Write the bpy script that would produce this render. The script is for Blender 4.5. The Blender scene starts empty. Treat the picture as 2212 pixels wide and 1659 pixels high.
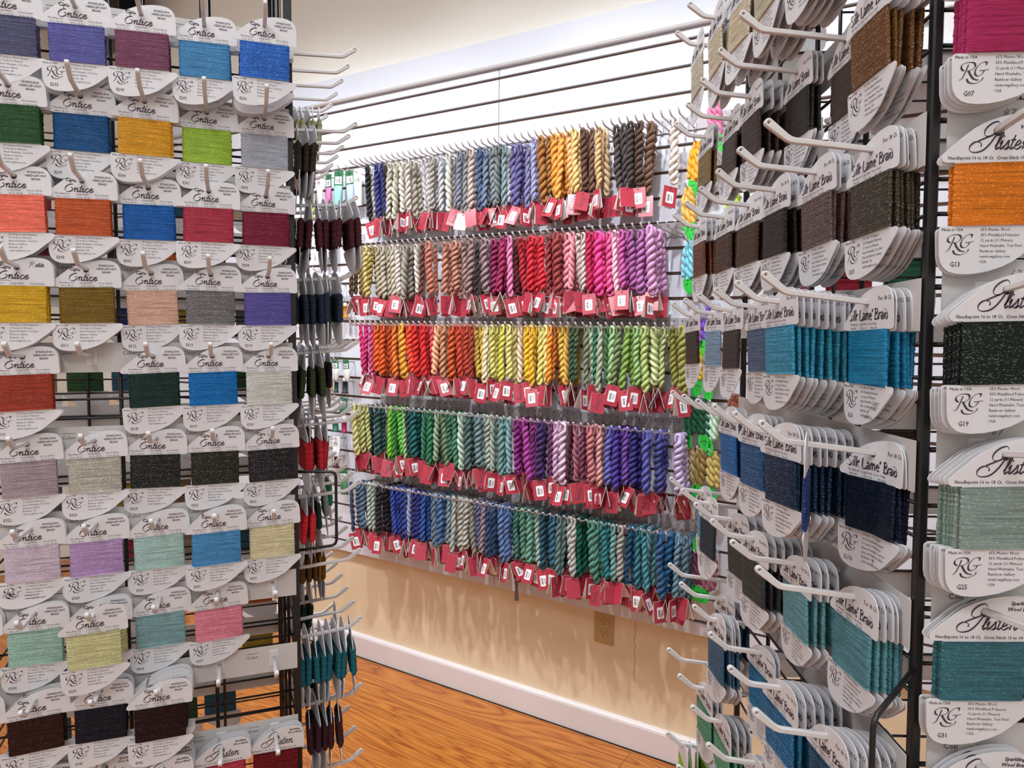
import bpy, bmesh, math, random
from math import sin, cos, pi, radians, atan, sqrt
from mathutils import Matrix, Vector, Euler
sc = bpy.context.scene
COL = sc.collection

# ---------------------------------------------------------------- camera
FPX, CH = 1550.0, 1.384                      # focal length in pixels of a 2212 wide frame, eye height
cam = bpy.data.cameras.new('camera')
cam.sensor_width = 36.0
cam.lens = FPX / 2212 * 36.0
cam.clip_start = 0.02
cam_ob = bpy.data.objects.new('camera', cam)
COL.objects.link(cam_ob)
_p, _r = atan(121 / FPX), atan(.0117)
_r0, _u0, _f = Vector((1, 0, 0)), Vector((0, sin(_p), cos(_p))), Vector((0, cos(_p), -sin(_p)))
_rt, _up = _r0 * cos(_r) + _u0 * sin(_r), _u0 * cos(_r) - _r0 * sin(_r)
_m = Matrix((_rt, _up, -_f)).transposed().to_4x4()
_m.translation = Vector((0, 0, CH))
cam_ob.matrix_world = _m
sc.camera = cam_ob
sc.view_settings.view_transform = 'Standard'
sc.view_settings.look = 'None'
sc.view_settings.gamma = 1.0
sc.view_settings.use_curve_mapping = False
sc.view_settings.exposure = 0.1

# ---------------------------------------------------------------- world and lights
wd = bpy.data.worlds.new('world')
sc.world = wd
wd.use_nodes = True
wd.node_tree.nodes['Background'].inputs[0].default_value = (.9, .93, 1, 1)
wd.node_tree.nodes['Background'].inputs[1].default_value = .3

# the slat wall's own frame: t runs along the wall, s out of it, z up
WA = radians(-31.97)
WE = Vector((cos(WA), sin(WA), 0))
WN = Vector((sin(WA), -cos(WA), 0))
W0 = Vector((-.0403, 2.57, 0))
CEIL = 3.1
def WP(t, s, z):
    return W0 + WE * t + WN * s + Vector((0, 0, z))
def WM(t, s, z):
    return Matrix.Translation(WP(t, s, z)) @ Matrix.Rotation(WA, 4, 'Z')

def area(name, t, s, z, sx, sy, power, color=(1, 1, 1)):
    l = bpy.data.lights.new(name, 'AREA')
    l.shape = 'RECTANGLE'; l.size = sx; l.size_y = sy; l.energy = power; l.color = color
    o = bpy.data.objects.new(name, l); COL.objects.link(o)
    o.matrix_world = WM(t, s, z)
    return o
TROFFERS = [(-1.15, 1.55), (.95, 1.75), (-.1, 3.1), (1.9, 3.2)]
for a_, b_ in TROFFERS:
    area('ceiling_light_lamp', a_, b_, CEIL - .05, 1.15, .3, 11.5 if b_ < 2 else 20, (.84, .925, 1))
SPOTS = [(-.85, 1.22), (-.05, 1.28), (.75, 1.22)]
for a_, b_ in SPOTS:
    l = bpy.data.lights.new('track_spot_lamp', 'SPOT')
    l.energy = 88; l.spot_size = radians(97); l.spot_blend = 1.0; l.shadow_soft_size = .035
    l.color = (.94, .965, 1)
    o = bpy.data.objects.new('track_spot_lamp', l); COL.objects.link(o)
    _d = (WP(a_, .0, .75) - WP(a_, b_, CEIL - .2)).normalized()
    o.matrix_world = Matrix.Translation(WP(a_, b_, CEIL - .2)) @ _d.to_track_quat('-Z', 'Y').to_matrix().to_4x4()

# ---------------------------------------------------------------- helpers
def s2l(c):
    return tuple(((x / 255) / 12.92 if x / 255 <= .04045 else ((x / 255 + .055) / 1.055) ** 2.4) for x in c)

def link_tree(nt, a, ao, b, bi):
    nt.links.new(a.outputs[ao], b.inputs[bi])

def mat(name, color=(.8, .8, .8), rough=.5, metal=0.0, spec=.5, srgb=True):
    m = bpy.data.materials.new(name); m.use_nodes = True
    b = m.node_tree.nodes['Principled BSDF']
    c = s2l(color) if srgb else color
    b.inputs['Base Color'].default_value = (*c, 1)
    b.inputs['Roughness'].default_value = rough
    b.inputs['Metallic'].default_value = metal
    b.inputs['Specular IOR Level'].default_value = spec
    return m

def noisy(m, color, amt=.12, scale=30, stretch=(1, 1, 1), bump=0.0, bscale=None, objcol=False):
    """procedural variation of a colour (or of the object's own colour) plus a bump"""
    nt = m.node_tree; N = nt.nodes; b = N['Principled BSDF']
    tc = N.new('ShaderNodeTexCoord'); mp = N.new('ShaderNodeMapping')
    mp.inputs['Scale'].default_value = stretch
    link_tree(nt, tc, 'Object', mp, 'Vector')
    no = N.new('ShaderNodeTexNoise'); no.inputs['Scale'].default_value = scale; no.inputs['Detail'].default_value = 3
    link_tree(nt, mp, 0, no, 'Vector')
    mr = N.new('ShaderNodeMapRange'); mr.inputs['From Min'].default_value = .3; mr.inputs['From Max'].default_value = .7
    mr.inputs['To Min'].default_value = 1 - amt; mr.inputs['To Max'].default_value = 1 + amt
    link_tree(nt, no, 'Fac', mr, 'Value')
    vm = N.new('ShaderNodeVectorMath'); vm.operation = 'SCALE'
    if objcol:
        oi = N.new('ShaderNodeObjectInfo'); link_tree(nt, oi, 'Color', vm, 0)
    else:
        vm.inputs[0].default_value = s2l(color)
    link_tree(nt, mr, 0, vm, 'Scale'); link_tree(nt, vm, 0, b, 'Base Color')
    if bump:
        bn = N.new('ShaderNodeBump'); bn.inputs['Strength'].default_value = bump; bn.inputs['Distance'].default_value = .001
        n2 = N.new('ShaderNodeTexNoise'); n2.inputs['Scale'].default_value = bscale or scale
        link_tree(nt, mp, 0, n2, 'Vector'); link_tree(nt, n2, 'Fac', bn, 'Height'); link_tree(nt, bn, 0, b, 'Normal')
    return m, vm

def braid_material(name, prob, strength):
    """metallic braid: the object's colour, fine lines along the windings, small glints painted into the colour"""
    m = mat(name, rough=.45)
    m, vm = noisy(m, None, .22, 260, (.12, 1, 2.2), .5, 500, objcol=True)
    nt = m.node_tree; N = nt.nodes; b = N['Principled BSDF']
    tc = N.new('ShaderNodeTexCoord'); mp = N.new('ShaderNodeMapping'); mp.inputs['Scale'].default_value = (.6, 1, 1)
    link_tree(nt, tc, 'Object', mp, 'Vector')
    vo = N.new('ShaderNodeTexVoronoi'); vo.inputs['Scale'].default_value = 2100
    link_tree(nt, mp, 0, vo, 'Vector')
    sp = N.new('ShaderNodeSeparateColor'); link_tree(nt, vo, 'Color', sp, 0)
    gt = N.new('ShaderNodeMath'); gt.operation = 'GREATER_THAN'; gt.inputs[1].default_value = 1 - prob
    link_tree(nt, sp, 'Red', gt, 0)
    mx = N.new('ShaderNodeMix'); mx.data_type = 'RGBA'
    add = N.new('ShaderNodeVectorMath'); add.operation = 'MULTIPLY_ADD'  # painted sparkle: random cells get a paler base colour
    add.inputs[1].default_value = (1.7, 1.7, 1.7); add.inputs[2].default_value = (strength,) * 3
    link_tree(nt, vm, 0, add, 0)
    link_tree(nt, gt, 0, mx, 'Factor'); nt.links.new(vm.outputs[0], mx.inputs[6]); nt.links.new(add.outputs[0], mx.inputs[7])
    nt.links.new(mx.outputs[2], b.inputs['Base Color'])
    b.inputs['Specular IOR Level'].default_value = .22
    return m

M = {}
M['card'] = noisy(mat('card_stock', (229, 228, 232), .55), (229, 228, 232), .02, 60)[0]
M['ink'] = mat('printing_ink', (62, 50, 66), .6)
M['ink2'] = mat('pencil_mark', (135, 130, 135), .6)
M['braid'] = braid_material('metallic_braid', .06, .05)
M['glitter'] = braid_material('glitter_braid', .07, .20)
M['wool'] = noisy(mat('wool_thread', rough=.9), None, .2, 400, (.2, 1, 2), .8, 700, objcol=True)[0]
M['floss'] = noisy(mat('silk_floss', rough=.6, spec=.28), None, .13, 420, (1, 1, .25), .6, 900, objcol=True)[0]
M['floss'].node_tree.nodes['Principled BSDF'].inputs['Sheen Weight'].default_value = .15
M['hook'] = noisy(mat('white_plastic', (222, 219, 219), .35), (222, 219, 219), .02, 40)[0]
M['peg'] = noisy(mat('peg_metal', (205, 200, 202), .3, .25), (205, 200, 202), .03, 40)[0]
M['black'] = noisy(mat('black_powder_coat', (22, 22, 25), .35), (22, 22, 25), .1, 200)[0]
M['strip'] = noisy(mat('label_strip_paper', (208, 205, 204), .6), (208, 205, 204), .02, 30)[0]
M['red'] = noisy(mat('tag_red', (170, 54, 70), .24), (170, 54, 70), .07, 30)[0]
M['white_in'] = noisy(mat('tag_white_inside', (226, 218, 214), .6), (226, 218, 214), .03, 40)[0]
M['sticker'] = mat('sticker_white', (240, 242, 245), .35)
M['bar'] = mat('barcode_ink', (50, 55, 70), .5)
M['string'] = mat('tag_string', (190, 170, 160), .8)
M['slat'] = noisy(mat('slat_melamine', (220, 223, 234), .3), (220, 223, 234), .012, 6)[0]
M['groove'] = noisy(mat('groove_board', (128, 98, 76), .7), (128, 98, 76), .1, 50)[0]
M['fascia'] = noisy(mat('fascia_paint', (214, 219, 232), .4), (214, 219, 232), .012, 5)[0]
M['bead'] = mat('bead_trim', (188, 184, 184), .45)
M['cream'] = noisy(mat('cream_paint', (230, 210, 178), .6), (230, 210, 178), .03, 3, bump=.15, bscale=60)[0]
M['upper'] = noisy(mat('upper_wall_paint', (240, 238, 231), .6), (240, 238, 231), .012, 3)[0]
M['base'] = noisy(mat('baseboard_gloss', (226, 220, 222), .3), (226, 220, 222), .04, 4)[0]
M['pegbar'] = noisy(mat('perforated_bar', (178, 174, 180), .4, .1), (178, 174, 180), .03, 20)[0]
M['hole'] = mat('hole_dark', (28, 25, 28), .8)
M['outlet'] = noisy(mat('outlet_almond', (186, 158, 112), .4), (186, 158, 112), .03, 60)[0]
M['green'] = mat('tag_green', (40, 205, 70), .4)
M['green'].node_tree.nodes['Principled BSDF'].inputs['Transmission Weight'].default_value = .15
M['hdr'] = noisy(mat('green_header', (36, 112, 70), .45), (36, 112, 70), .05, 60)[0]
M['poly'] = mat('clear_pouch', (235, 238, 240), .12)
M['poly'].node_tree.nodes['Principled BSDF'].inputs['Transmission Weight'].default_value = .6
M['poly'].node_tree.nodes['Principled BSDF'].inputs['IOR'].default_value = 1.2
M['floss_attr'] = noisy(mat('silk_floss_group', rough=.6, spec=.28), None, .13, 420, (1, 1, .25), .6, 900, objcol=True)[0]
_nt = M['floss_attr'].node_tree
_ca = _nt.nodes.new('ShaderNodeVertexColor'); _ca.layer_name = 'dye'
for _l in list(_nt.links):
    if _l.from_node.bl_idname == 'ShaderNodeObjectInfo': _t = _l.to_socket; _nt.links.remove(_l); _nt.links.new(_ca.outputs['Color'], _t)
M['objcol'] = noisy(mat('coloured_contents', rough=.5), None, .12, 200, objcol=True)[0]
M['lamp'] = mat('lamp_diffuser', (255, 255, 255), .5)
_b = M['lamp'].node_tree.nodes['Principled BSDF']
_b.inputs['Emission Color'].default_value = (1, .97, .93, 1); _b.inputs['Emission Strength'].default_value = 2.5
M['metal'] = mat('lamp_housing', (225, 225, 225), .4)

def floor_material():
    m = mat('pine_floor', (190, 110, 45), .3)
    nt = m.node_tree; N = nt.nodes; b = N['Principled BSDF']
    tc = N.new('ShaderNodeTexCoord'); mp = N.new('ShaderNodeMapping')
    mp.inputs['Rotation'].default_value = (0, 0, -WA)
    link_tree(nt, tc, 'Object', mp, 'Vector')
    br = N.new('ShaderNodeTexBrick')
    br.inputs['Scale'].default_value = 1; br.inputs['Mortar Size'].default_value = .0011
    br.inputs['Brick Width'].default_value = 2.3; br.inputs['Row Height'].default_value = .125
    br.inputs['Color1'].default_value = (0, 0, 0, 1); br.inputs['Color2'].default_value = (1, 1, 1, 1)
    br.inputs['Mortar'].default_value = (.5, .5, .5, 1); br.offset = .37
    link_tree(nt, mp, 0, br, 'Vector')
    # figure: stretched, warped rings, shifted from board to board
    sh = N.new('ShaderNodeVectorMath'); sh.operation = 'MULTIPLY_ADD'
    sh.inputs[1].default_value = (7, 3, 0)
    nt.links.new(br.outputs['Color'], sh.inputs[0]); nt.links.new(mp.outputs[0], sh.inputs[2])
    m2 = N.new('ShaderNodeMapping'); m2.inputs['Scale'].default_value = (.75, 5.5, 1)
    link_tree(nt, sh, 0, m2, 'Vector')
    n1 = N.new('ShaderNodeTexNoise'); n1.inputs['Scale'].default_value = 1.6; n1.inputs['Detail'].default_value = 2
    n1.inputs['Distortion'].default_value = .6
    link_tree(nt, m2, 0, n1, 'Vector')
    mul = N.new('ShaderNodeMath'); mul.operation = 'MULTIPLY'; mul.inputs[1].default_value = 13
    link_tree(nt, n1, 'Fac', mul, 0)
    fr = N.new('ShaderNodeMath'); fr.operation = 'PINGPONG'; fr.inputs[1].default_value = .5
    link_tree(nt, mul, 0, fr, 0)
    ramp = N.new('ShaderNodeValToRGB')
    ramp.color_ramp.elements[0].position = .0; ramp.color_ramp.elements[0].color = (*s2l((152, 80, 28)), 1)
    ramp.color_ramp.elements[1].position = .5; ramp.color_ramp.elements[1].color = (*s2l((200, 128, 54)), 1)
    e = ramp.color_ramp.elements.new(.12); e.color = (*s2l((182, 106, 40)), 1)
    link_tree(nt, fr, 0, ramp, 0)
    n3 = N.new('ShaderNodeTexNoise'); n3.inputs['Scale'].default_value = 6; n3.inputs['Detail'].default_value = 5
    m3 = N.new('ShaderNodeMapping'); m3.inputs['Scale'].default_value = (1.0, 18, 1)
    link_tree(nt, mp, 0, m3, 'Vector'); link_tree(nt, m3, 0, n3, 'Vector')
    mr = N.new('ShaderNodeMapRange'); mr.inputs['From Min'].default_value = .3; mr.inputs['From Max'].default_value = .7
    mr.inputs['To Min'].default_value = .82; mr.inputs['To Max'].default_value = 1.12
    link_tree(nt, n3, 'Fac', mr, 0)
    v = N.new('ShaderNodeVectorMath'); v.operation = 'SCALE'
    link_tree(nt, ramp, 0, v, 0); link_tree(nt, mr, 0, v, 'Scale')
    mx = N.new('ShaderNodeMix'); mx.data_type = 'RGBA'
    nt.links.new(br.outputs['Fac'], mx.inputs[0]); nt.links.new(v.outputs[0], mx.inputs[6])
    mx.inputs[7].default_value = (*s2l((110, 55, 20)), 1)
    nt.links.new(mx.outputs[2], b.inputs['Base Color'])
    return m
M['floor'] = floor_material()

def mesh(name, verts, faces, mats, midx=None, smooth=False):
    me = bpy.data.meshes.new(name)
    me.from_pydata([tuple(v) for v in verts], [], faces)
    for m in (mats if isinstance(mats, (list, tuple)) else [mats]):
        me.materials.append(m)
    if midx: me.polygons.foreach_set('material_index', midx)
    if smooth: me.polygons.foreach_set('use_smooth', [True] * len(me.polygons))
    me.update()
    return me

class MB:
    """collects boxes, tubes and sheets into one mesh"""
    def __init__(s): s.v = []; s.f = []; s.m = []
    def add(s, v, f, m=0):
        o = len(s.v); s.v += [tuple(x) for x in v]; s.f += [tuple(i + o for i in q) for q in f]; s.m += [m] * len(f)
    def box(s, x0, y0, z0, x1, y1, z1, m=0, M4=None):
        v = [Vector(p) for p in ((x0, y0, z0), (x1, y0, z0), (x1, y1, z0), (x0, y1, z0), (x0, y0, z1), (x1, y0, z1), (x1, y1, z1), (x0, y1, z1))]
        if M4: v = [M4 @ p for p in v]
        s.add(v, [(0, 3, 2, 1), (4, 5, 6, 7), (0, 1, 5, 4), (1, 2, 6, 5), (2, 3, 7, 6), (3, 0, 4, 7)], m)
    def tube(s, pts, r, n=8, m=0, cap=True, closed=False):
        pts = [Vector(p) for p in pts]; k = len(pts)
        rs = r if isinstance(r, (list, tuple)) else [r] * k
        t0 = (pts[1] - pts[0]).normalized()
        a = Vector((0, 0, 1)) if abs(t0.z) < .9 else Vector((1, 0, 0))
        nrm = (a - t0 * a.dot(t0)).normalized(); V = []
        for i in range(k):
            if closed: t = (pts[(i + 1) % k] - pts[i - 1]).normalized()
            else: t = (pts[min(i + 1, k - 1)] - pts[max(i - 1, 0)]).normalized()
            nrm = (nrm - t * nrm.dot(t)).normalized(); bi = t.cross(nrm)
            V += [pts[i] + (nrm * cos(2 * pi * j / n) + bi * sin(2 * pi * j / n)) * rs[i] for j in range(n)]
        F = []
        for i in range(k if closed else k - 1):
            i2 = (i + 1) % k
            F += [(i * n + j, i * n + (j + 1) % n, i2 * n + (j + 1) % n, i2 * n + j) for j in range(n)]
        if cap and not closed: F += [tuple(range(n))[::-1], tuple((k - 1) * n + j for j in range(n))]
        s.add(V, F, m)
    def lathe(s, prof, n=20, m=0, c=(0, 0, 0)):
        V = []; F = []
        for r, z in prof: V += [(c[0] + r * cos(2 * pi * j / n), c[1] + r * sin(2 * pi * j / n), c[2] + z) for j in range(n)]
        for i in range(len(prof) - 1): F += [(i * n + j, i * n + (j + 1) % n, (i + 1) * n + (j + 1) % n, (i + 1) * n + j) for j in range(n)]
        F += [tuple(range(n))[::-1], tuple((len(prof) - 1) * n + j for j in range(n))]
        s.add(V, F, m)
    def mesh(s, name, mats, smooth=False): return mesh(name, s.v, s.f, mats, s.m, smooth)

def bevel_mesh(me, w, seg=2):
    bm = bmesh.new(); bm.from_mesh(me)
    bmesh.ops.bevel(bm, geom=[e for e in bm.edges if len(e.link_faces) == 2 and e.calc_face_angle(0) > .5], offset=w, segments=seg, affect='EDGES', profile=.6)
    bm.to_mesh(me); bm.free()
    return me

def obj(name, me, parent=None, mw=None, local=None, color=None):
    o = bpy.data.objects.new(name, me); COL.objects.link(o)
    if parent is not None: o.parent = parent
    if mw is not None: o.matrix_world = mw
    if local is not None: o.matrix_local = local
    if color is not None: o.color = (*s2l(color), 1)
    return o
LABELS = set()
def tag(o, label, cat, group=None, kind=None):
    o['label'] = label; o['category'] = cat; LABELS.add(label.lower())
    if group: o['group'] = group
    if kind: o['kind'] = kind
    return o
def thing(name, mw, label, cat, group=None):
    o = bpy.data.objects.new(name, None); COL.objects.link(o); o.empty_display_size = .01
    o.matrix_world = mw
    return tag(o, label, cat, group)
def struct(name, me, mw=Matrix.Identity(4)):
    o = obj(name, me, mw=mw); o['kind'] = 'structure'; return o

def curve_mesh(name, loops, depth, mats, bevel=0, plane='XZ'):
    """2D outline with holes, extruded; loops are lists of (x, z)"""
    cu = bpy.data.curves.new(name, 'CURVE'); cu.dimensions = '2D'; cu.fill_mode = 'BOTH'
    cu.extrude = depth / 2; cu.bevel_depth = bevel; cu.bevel_resolution = 1 if bevel else 0
    if bevel: cu.offset = -bevel; cu.extrude = max(depth / 2 - bevel, 0)
    for lp in loops:
        sp = cu.splines.new('POLY'); sp.points.add(len(lp) - 1); sp.use_cyclic_u = True
        for i, p in enumerate(lp): sp.points[i].co = (p[0], p[1], 0, 1)
    o = bpy.data.objects.new(name, cu); COL.objects.link(o)
    dg = bpy.context.evaluated_depsgraph_get()
    me = bpy.data.meshes.new_from_object(o.evaluated_get(dg))
    bpy.data.objects.remove(o)
    me.transform(Matrix.Rotation(pi / 2, 4, 'X'))
    me.materials.clear()
    for m in (mats if isinstance(mats, (list, tuple)) else [mats]): me.materials.append(m)
    me.name = name
    return me

_tc = {}
def text_geo(txt, size, shear=0, bold=0.0, align='LEFT', space=1.0):
    key = (txt, size, shear, bold, align, space)
    if key in _tc: return _tc[key]
    cu = bpy.data.curves.new('t', 'FONT'); cu.body = txt; cu.size = size; cu.shear = shear; cu.offset = bold
    cu.align_x = align; cu.resolution_u = 1; cu.space_line = space
    o = bpy.data.objects.new('t', cu); COL.objects.link(o)
    dg = bpy.context.evaluated_depsgraph_get()
    me = bpy.data.meshes.new_from_object(o.evaluated_get(dg))
    v = [(p.co.x, p.co.y) for p in me.vertices]; f = [tuple(p.vertices) for p in me.polygons]
    bpy.data.objects.remove(o); bpy.data.curves.remove(cu); bpy.data.meshes.remove(me)
    _tc[key] = (v, f)
    return v, f

class Ink:
    """flat lettering in the x-z plane of a card, facing -y; units are metres"""
    def __init__(s, y): s.v = []; s.f = []; s.y = y
    def text(s, txt, size, x, z, **k):
        sx = k.pop('sx', 1)
        v, f = text_geo(txt, size, **k); o = len(s.v)
        s.v += [(x + a * sx, s.y, z + b) for a, b in v]; s.f += [tuple(i + o for i in q) for q in f]
    def stroke(s, pts, x, z, sc_, wmin=.05, wmax=.16, ang=.9, slant=.35, smooth=True, sx=1.0):
        P = [Vector((a * sx + b * slant, b)) for a, b in pts]
        if smooth and len(P) > 2:
            Q = []
            for i in range(len(P) - 1):
                p0, p1, p2, p3 = P[max(i - 1, 0)], P[i], P[i + 1], P[min(i + 2, len(P) - 1)]
                for j in range(5):
                    t = j / 5
                    Q.append(.5 * ((2 * p1) + (p2 - p0) * t + (2 * p0 - 5 * p1 + 4 * p2 - p3) * t * t + (3 * p1 - p0 - 3 * p2 + p3) * t ** 3))
            Q.append(P[-1]); P = Q
        o = len(s.v)
        for i, p in enumerate(P):
            d = P[min(i + 1, len(P) - 1)] - P[max(i - 1, 0)]
            if d.length < 1e-9: d = Vector((1, 0))
            d.normalize()
            w = (wmin + (wmax - wmin) * abs(d.x * sin(ang) + d.y * cos(ang)) ** 2) / 2
            nn = Vector((-d.y, d.x)) * w
            for q in (p + nn, p - nn): s.v.append((x + q.x * sc_, s.y, z + q.y * sc_))
        s.f += [(o + 2 * i, o + 2 * i + 1, o + 2 * i + 3, o + 2 * i + 2) for i in range(len(P) - 1)]
    def line(s, x0, z0, x1, z1, w):
        s.stroke([(x0, z0), (x1, z1)], 0, 0, 1, w, w, slant=0)
    def word(s, glyphs, x, z, sc_, **k):
        for g in glyphs:
            for st in GL[g][0]: s.stroke(st, x, z, sc_, **k)
            x += GL[g][1] * sc_ * k.get('sx', 1)
        return x
    def mesh(s, name, m=None): return mesh(name, s.v, s.f, m or M['ink'])

GL = {
 'n': ([[(0, .6), (.12, .97), (.2, .75), (.17, 0)], [(.17, .5), (.4, .95), (.58, .9), (.6, .6), (.58, .15), (.7, 0), (.9, .25)]], .9),
 't': ([[(.18, 1.6), (.12, .25), (.22, 0), (.46, .25)], [(-.12, 1.02), (.4, 1.06)]], .46),
 'i': ([[(0, .55), (.14, .98), (.12, .2), (.22, 0), (.44, .25)], [(.1, 1.42), (.14, 1.5), (.18, 1.42)]], .44),
 'c': ([[(.58, .75), (.45, .98), (.2, .85), (.07, .4), (.2, .02), (.42, .02), (.72, .3)]], .72),
 'e': ([[(.08, .38), (.4, .55), (.5, .85), (.32, 1.0), (.12, .75), (.06, .3), (.22, 0), (.45, .05), (.74, .35)]], .74),
 'l': ([[(0, .3), (.35, 1.4), (.32, 1.95), (.18, 1.7), (.1, .25), (.2, 0), (.42, .25)]], .42),
 's': ([[(-.05, .15), (.2, .6), (.32, 1.02), (.42, .55), (.45, .2), (.25, 0), (.02, .12)], [(.35, .02), (.62, .25)]], .62),
 'E': ([[(1.25, 2.55), (1.0, 2.85), (.6, 2.75), (.42, 2.3), (.6, 1.9), (.98, 1.78)],
        [(.98, 1.8), (.45, 1.7), (.05, 1.25), (-.02, .6), (.3, .05), (.85, 0), (1.22, .45), (1.12, .95), (.82, .95)],
        [(1.32, 2.62), (.95, 2.45), (.5, 2.9), (-.05, 3.2), (-.42, 3.05), (-.4, 2.7), (0, 2.55), (.35, 2.75)]], 1.42),
 'G': ([[(1.35, 2.75), (1.05, 3.1), (.5, 2.95), (.05, 2.35), (.1, 1.7), (.6, 1.45), (1.15, 1.8), (1.5, 2.5)],
        [(1.35, 1.75), (1.05, .7), (.55, -.1), (-.15, -.35), (-.75, -.15), (-.9, .4), (-.5, .85), (.1, .7), (.2, .3)],
        [(.75, 1.5), (.2, 1.2), (-.3, .9)]], 1.65),
 'R': ([[(.2, 2.2), (.05, 1.2), (-.25, .1), (-.6, -.1)], [(-.2, 1.3), (-.6, 1.5), (-.75, 2.0), (-.4, 2.4), (.4, 2.55), (1.0, 2.4), (1.2, 1.9), (.8, 1.4), (.2, 1.25)],
        [(.45, 1.25), (.9, .6), (1.5, .05), (2.2, -.1)]], 1.35),
 'Q': ([[(1.75, 2.4), (1.4, 2.6), (.8, 2.35), (.35, 1.6), (.4, .8), (.9, .5), (1.4, .8), (1.6, 1.3)], [(.95, 1.3), (1.6, 1.35), (2.2, 1.5)], [(1.75, 2.6), (1.65, 2.1)],
        [(-.6, .1), (-.2, -.45), (.7, -.6), (1.5, -.2), (1.7, .3)]], 1.9),
}
# uncial style letters for the silk lame cards
U = {
 'S': ([[(.55, .85), (.35, 1.0), (.1, .85), (.15, .6), (.45, .4), (.5, .15), (.25, 0), (0, .15)]], .68),
 'i': ([[(.1, .62), (.1, 0)], [(.1, .85), (.12, .92)]], .24), 'l': ([[(.08, 1.05), (.1, 0)]], .24),
 'k': ([[(.08, 1.05), (.1, 0)], [(.45, .65), (.12, .3), (.48, 0)]], .52),
 'L': ([[(.15, 1.0), (.12, .05), (.6, .05), (.62, .2)]], .66), 'a': ([[(.05, .55), (.3, .62), (.35, .0)], [(.35, .35), (.05, .25), (.1, .02), (.35, .1)]], .45),
 'm': ([[(.08, .6), (.1, 0)], [(.1, .5), (.3, .62), (.34, 0)], [(.34, .5), (.55, .62), (.62, 0)]], .75),
 'e': ([[(.06, .32), (.38, .38), (.32, .6), (.1, .5), (.06, .2), (.2, 0), (.4, .08)]], .46),
 "'": ([[(.02, .7), (.12, 1.0)]], .22), ' ': ([], .25),
 'B': ([[(.12, 1.0), (.12, .0)], [(.0, .95), (.45, .98), (.5, .7), (.15, .55), (.55, .45), (.55, .08), (0, .02)]], .68),
 'r': ([[(.08, .6), (.1, 0)], [(.1, .45), (.3, .62), (.4, .5)]], .4),
 'd': ([[(.05, .95), (.35, .6), (.42, .2), (.2, 0), (.04, .2), (.15, .5), (.38, .45)]], .5),
}
GL.update({'u' + k: v for k, v in U.items()})

NAMED = [('black',28,28,32),('charcoal',62,58,60),('dark brown',66,48,38),('chocolate brown',88,62,48),('walnut brown',110,80,62),('saddle brown',150,103,48),('bronze',125,103,50),
('dark bronze',96,76,42),('olive gold',150,135,70),('old gold',188,172,112),('tan',203,168,120),('golden tan',225,178,118),('cream peach',224,194,148),('ivory',226,214,204),('off-white',232,228,200),
('pale grey',186,189,190),('silver grey',172,174,176),('warm grey',168,161,152),('stone grey',184,177,164),('taupe',145,132,122),('putty',178,170,142),('pebble',200,194,184),('slate grey',118,126,132),
('slate blue',112,122,148),('steel blue',66,92,130),('navy',45,50,115),('midnight blue',28,34,72),('royal blue',50,72,160),('cobalt blue',32,52,136),('cornflower blue',90,126,175),('sky blue',112,165,205),('periwinkle',102,105,178),
('pale periwinkle',150,150,190),('lavender',195,180,220),('violet',100,80,155),('deep violet',74,50,148),('dark purple',58,36,92),('purple',125,60,118),('magenta',158,56,146),('dark magenta',136,32,120),
('orchid',176,108,168),('pale orchid',205,150,195),('pink orchid',222,132,176),('pale pink',238,190,206),('pale lilac',210,182,208),('hot pink',235,72,152),('bright pink',236,104,160),('rose pink',222,142,152),('dusty rose',190,120,126),
('blush pink',214,160,160),('mauve',142,118,128),('dusty mauve',150,84,105),('raspberry',142,28,78),('fuchsia red',206,46,112),('crimson',186,26,76),('bright red',208,36,48),('red',186,32,42),('dark red',148,42,48),('maroon',104,34,48),('wine',80,24,38),
('brick red',142,56,54),('reddish brown',98,50,44),('terracotta',176,110,90),('clay pink',178,126,106),('rust',176,64,44),('burnt orange',196,84,36),('vermilion',230,76,42),('orange',216,98,34),('light orange',226,128,52),('amber',240,150,46),
('golden orange',222,152,58),('gold',218,162,52),('straw yellow',216,186,86),('yellow',232,186,46),('pale yellow',226,216,124),('lemon cream',226,216,146),('chartreuse',204,202,84),('coral',222,84,84),('peach tan',214,164,124),('deep salmon',234,108,88),
('olive',142,142,64),('dark olive',86,82,60),('moss green',112,130,86),('leaf green',130,166,80),('lime green',120,200,44),('bright green',88,184,70),('grass green',60,130,60),('spring green',150,186,120),('pale lime',214,230,170),('celery green',178,194,124),
('forest green',44,96,52),('bottle green',26,66,52),('emerald',42,120,86),('dark teal',28,72,76),('deep teal',40,86,88),('teal',20,96,96),('sea green',84,144,130),('mint green',165,206,152),('pale sage',184,198,170),('sage',128,150,122),('pale aqua',166,194,188),
('aqua green',110,165,148),('duck egg blue',112,160,164),('turquoise',44,138,160),('bright turquoise',30,120,165),('petrol blue',28,84,120),('peacock blue',28,92,140),('ocean blue',44,94,136),('blue grey',98,140,156),('bright blue',26,100,180),('pale blue',128,170,200)]
def cname(c):
    best = min(NAMED, key=lambda n: (2 * (n[1] - c[0]) ** 2 + 4 * (n[2] - c[1]) ** 2 + 3 * (n[3] - c[2]) ** 2))
    return best[0]
ORD = ['first', 'second', 'third', 'fourth', 'fifth', 'sixth', 'seventh', 'eighth', 'ninth', 'tenth', 'eleventh', 'twelfth', 'thirteenth', 'fourteenth', 'fifteenth', 'sixteenth', 'seventeenth', 'eighteenth', 'nineteenth']
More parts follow.
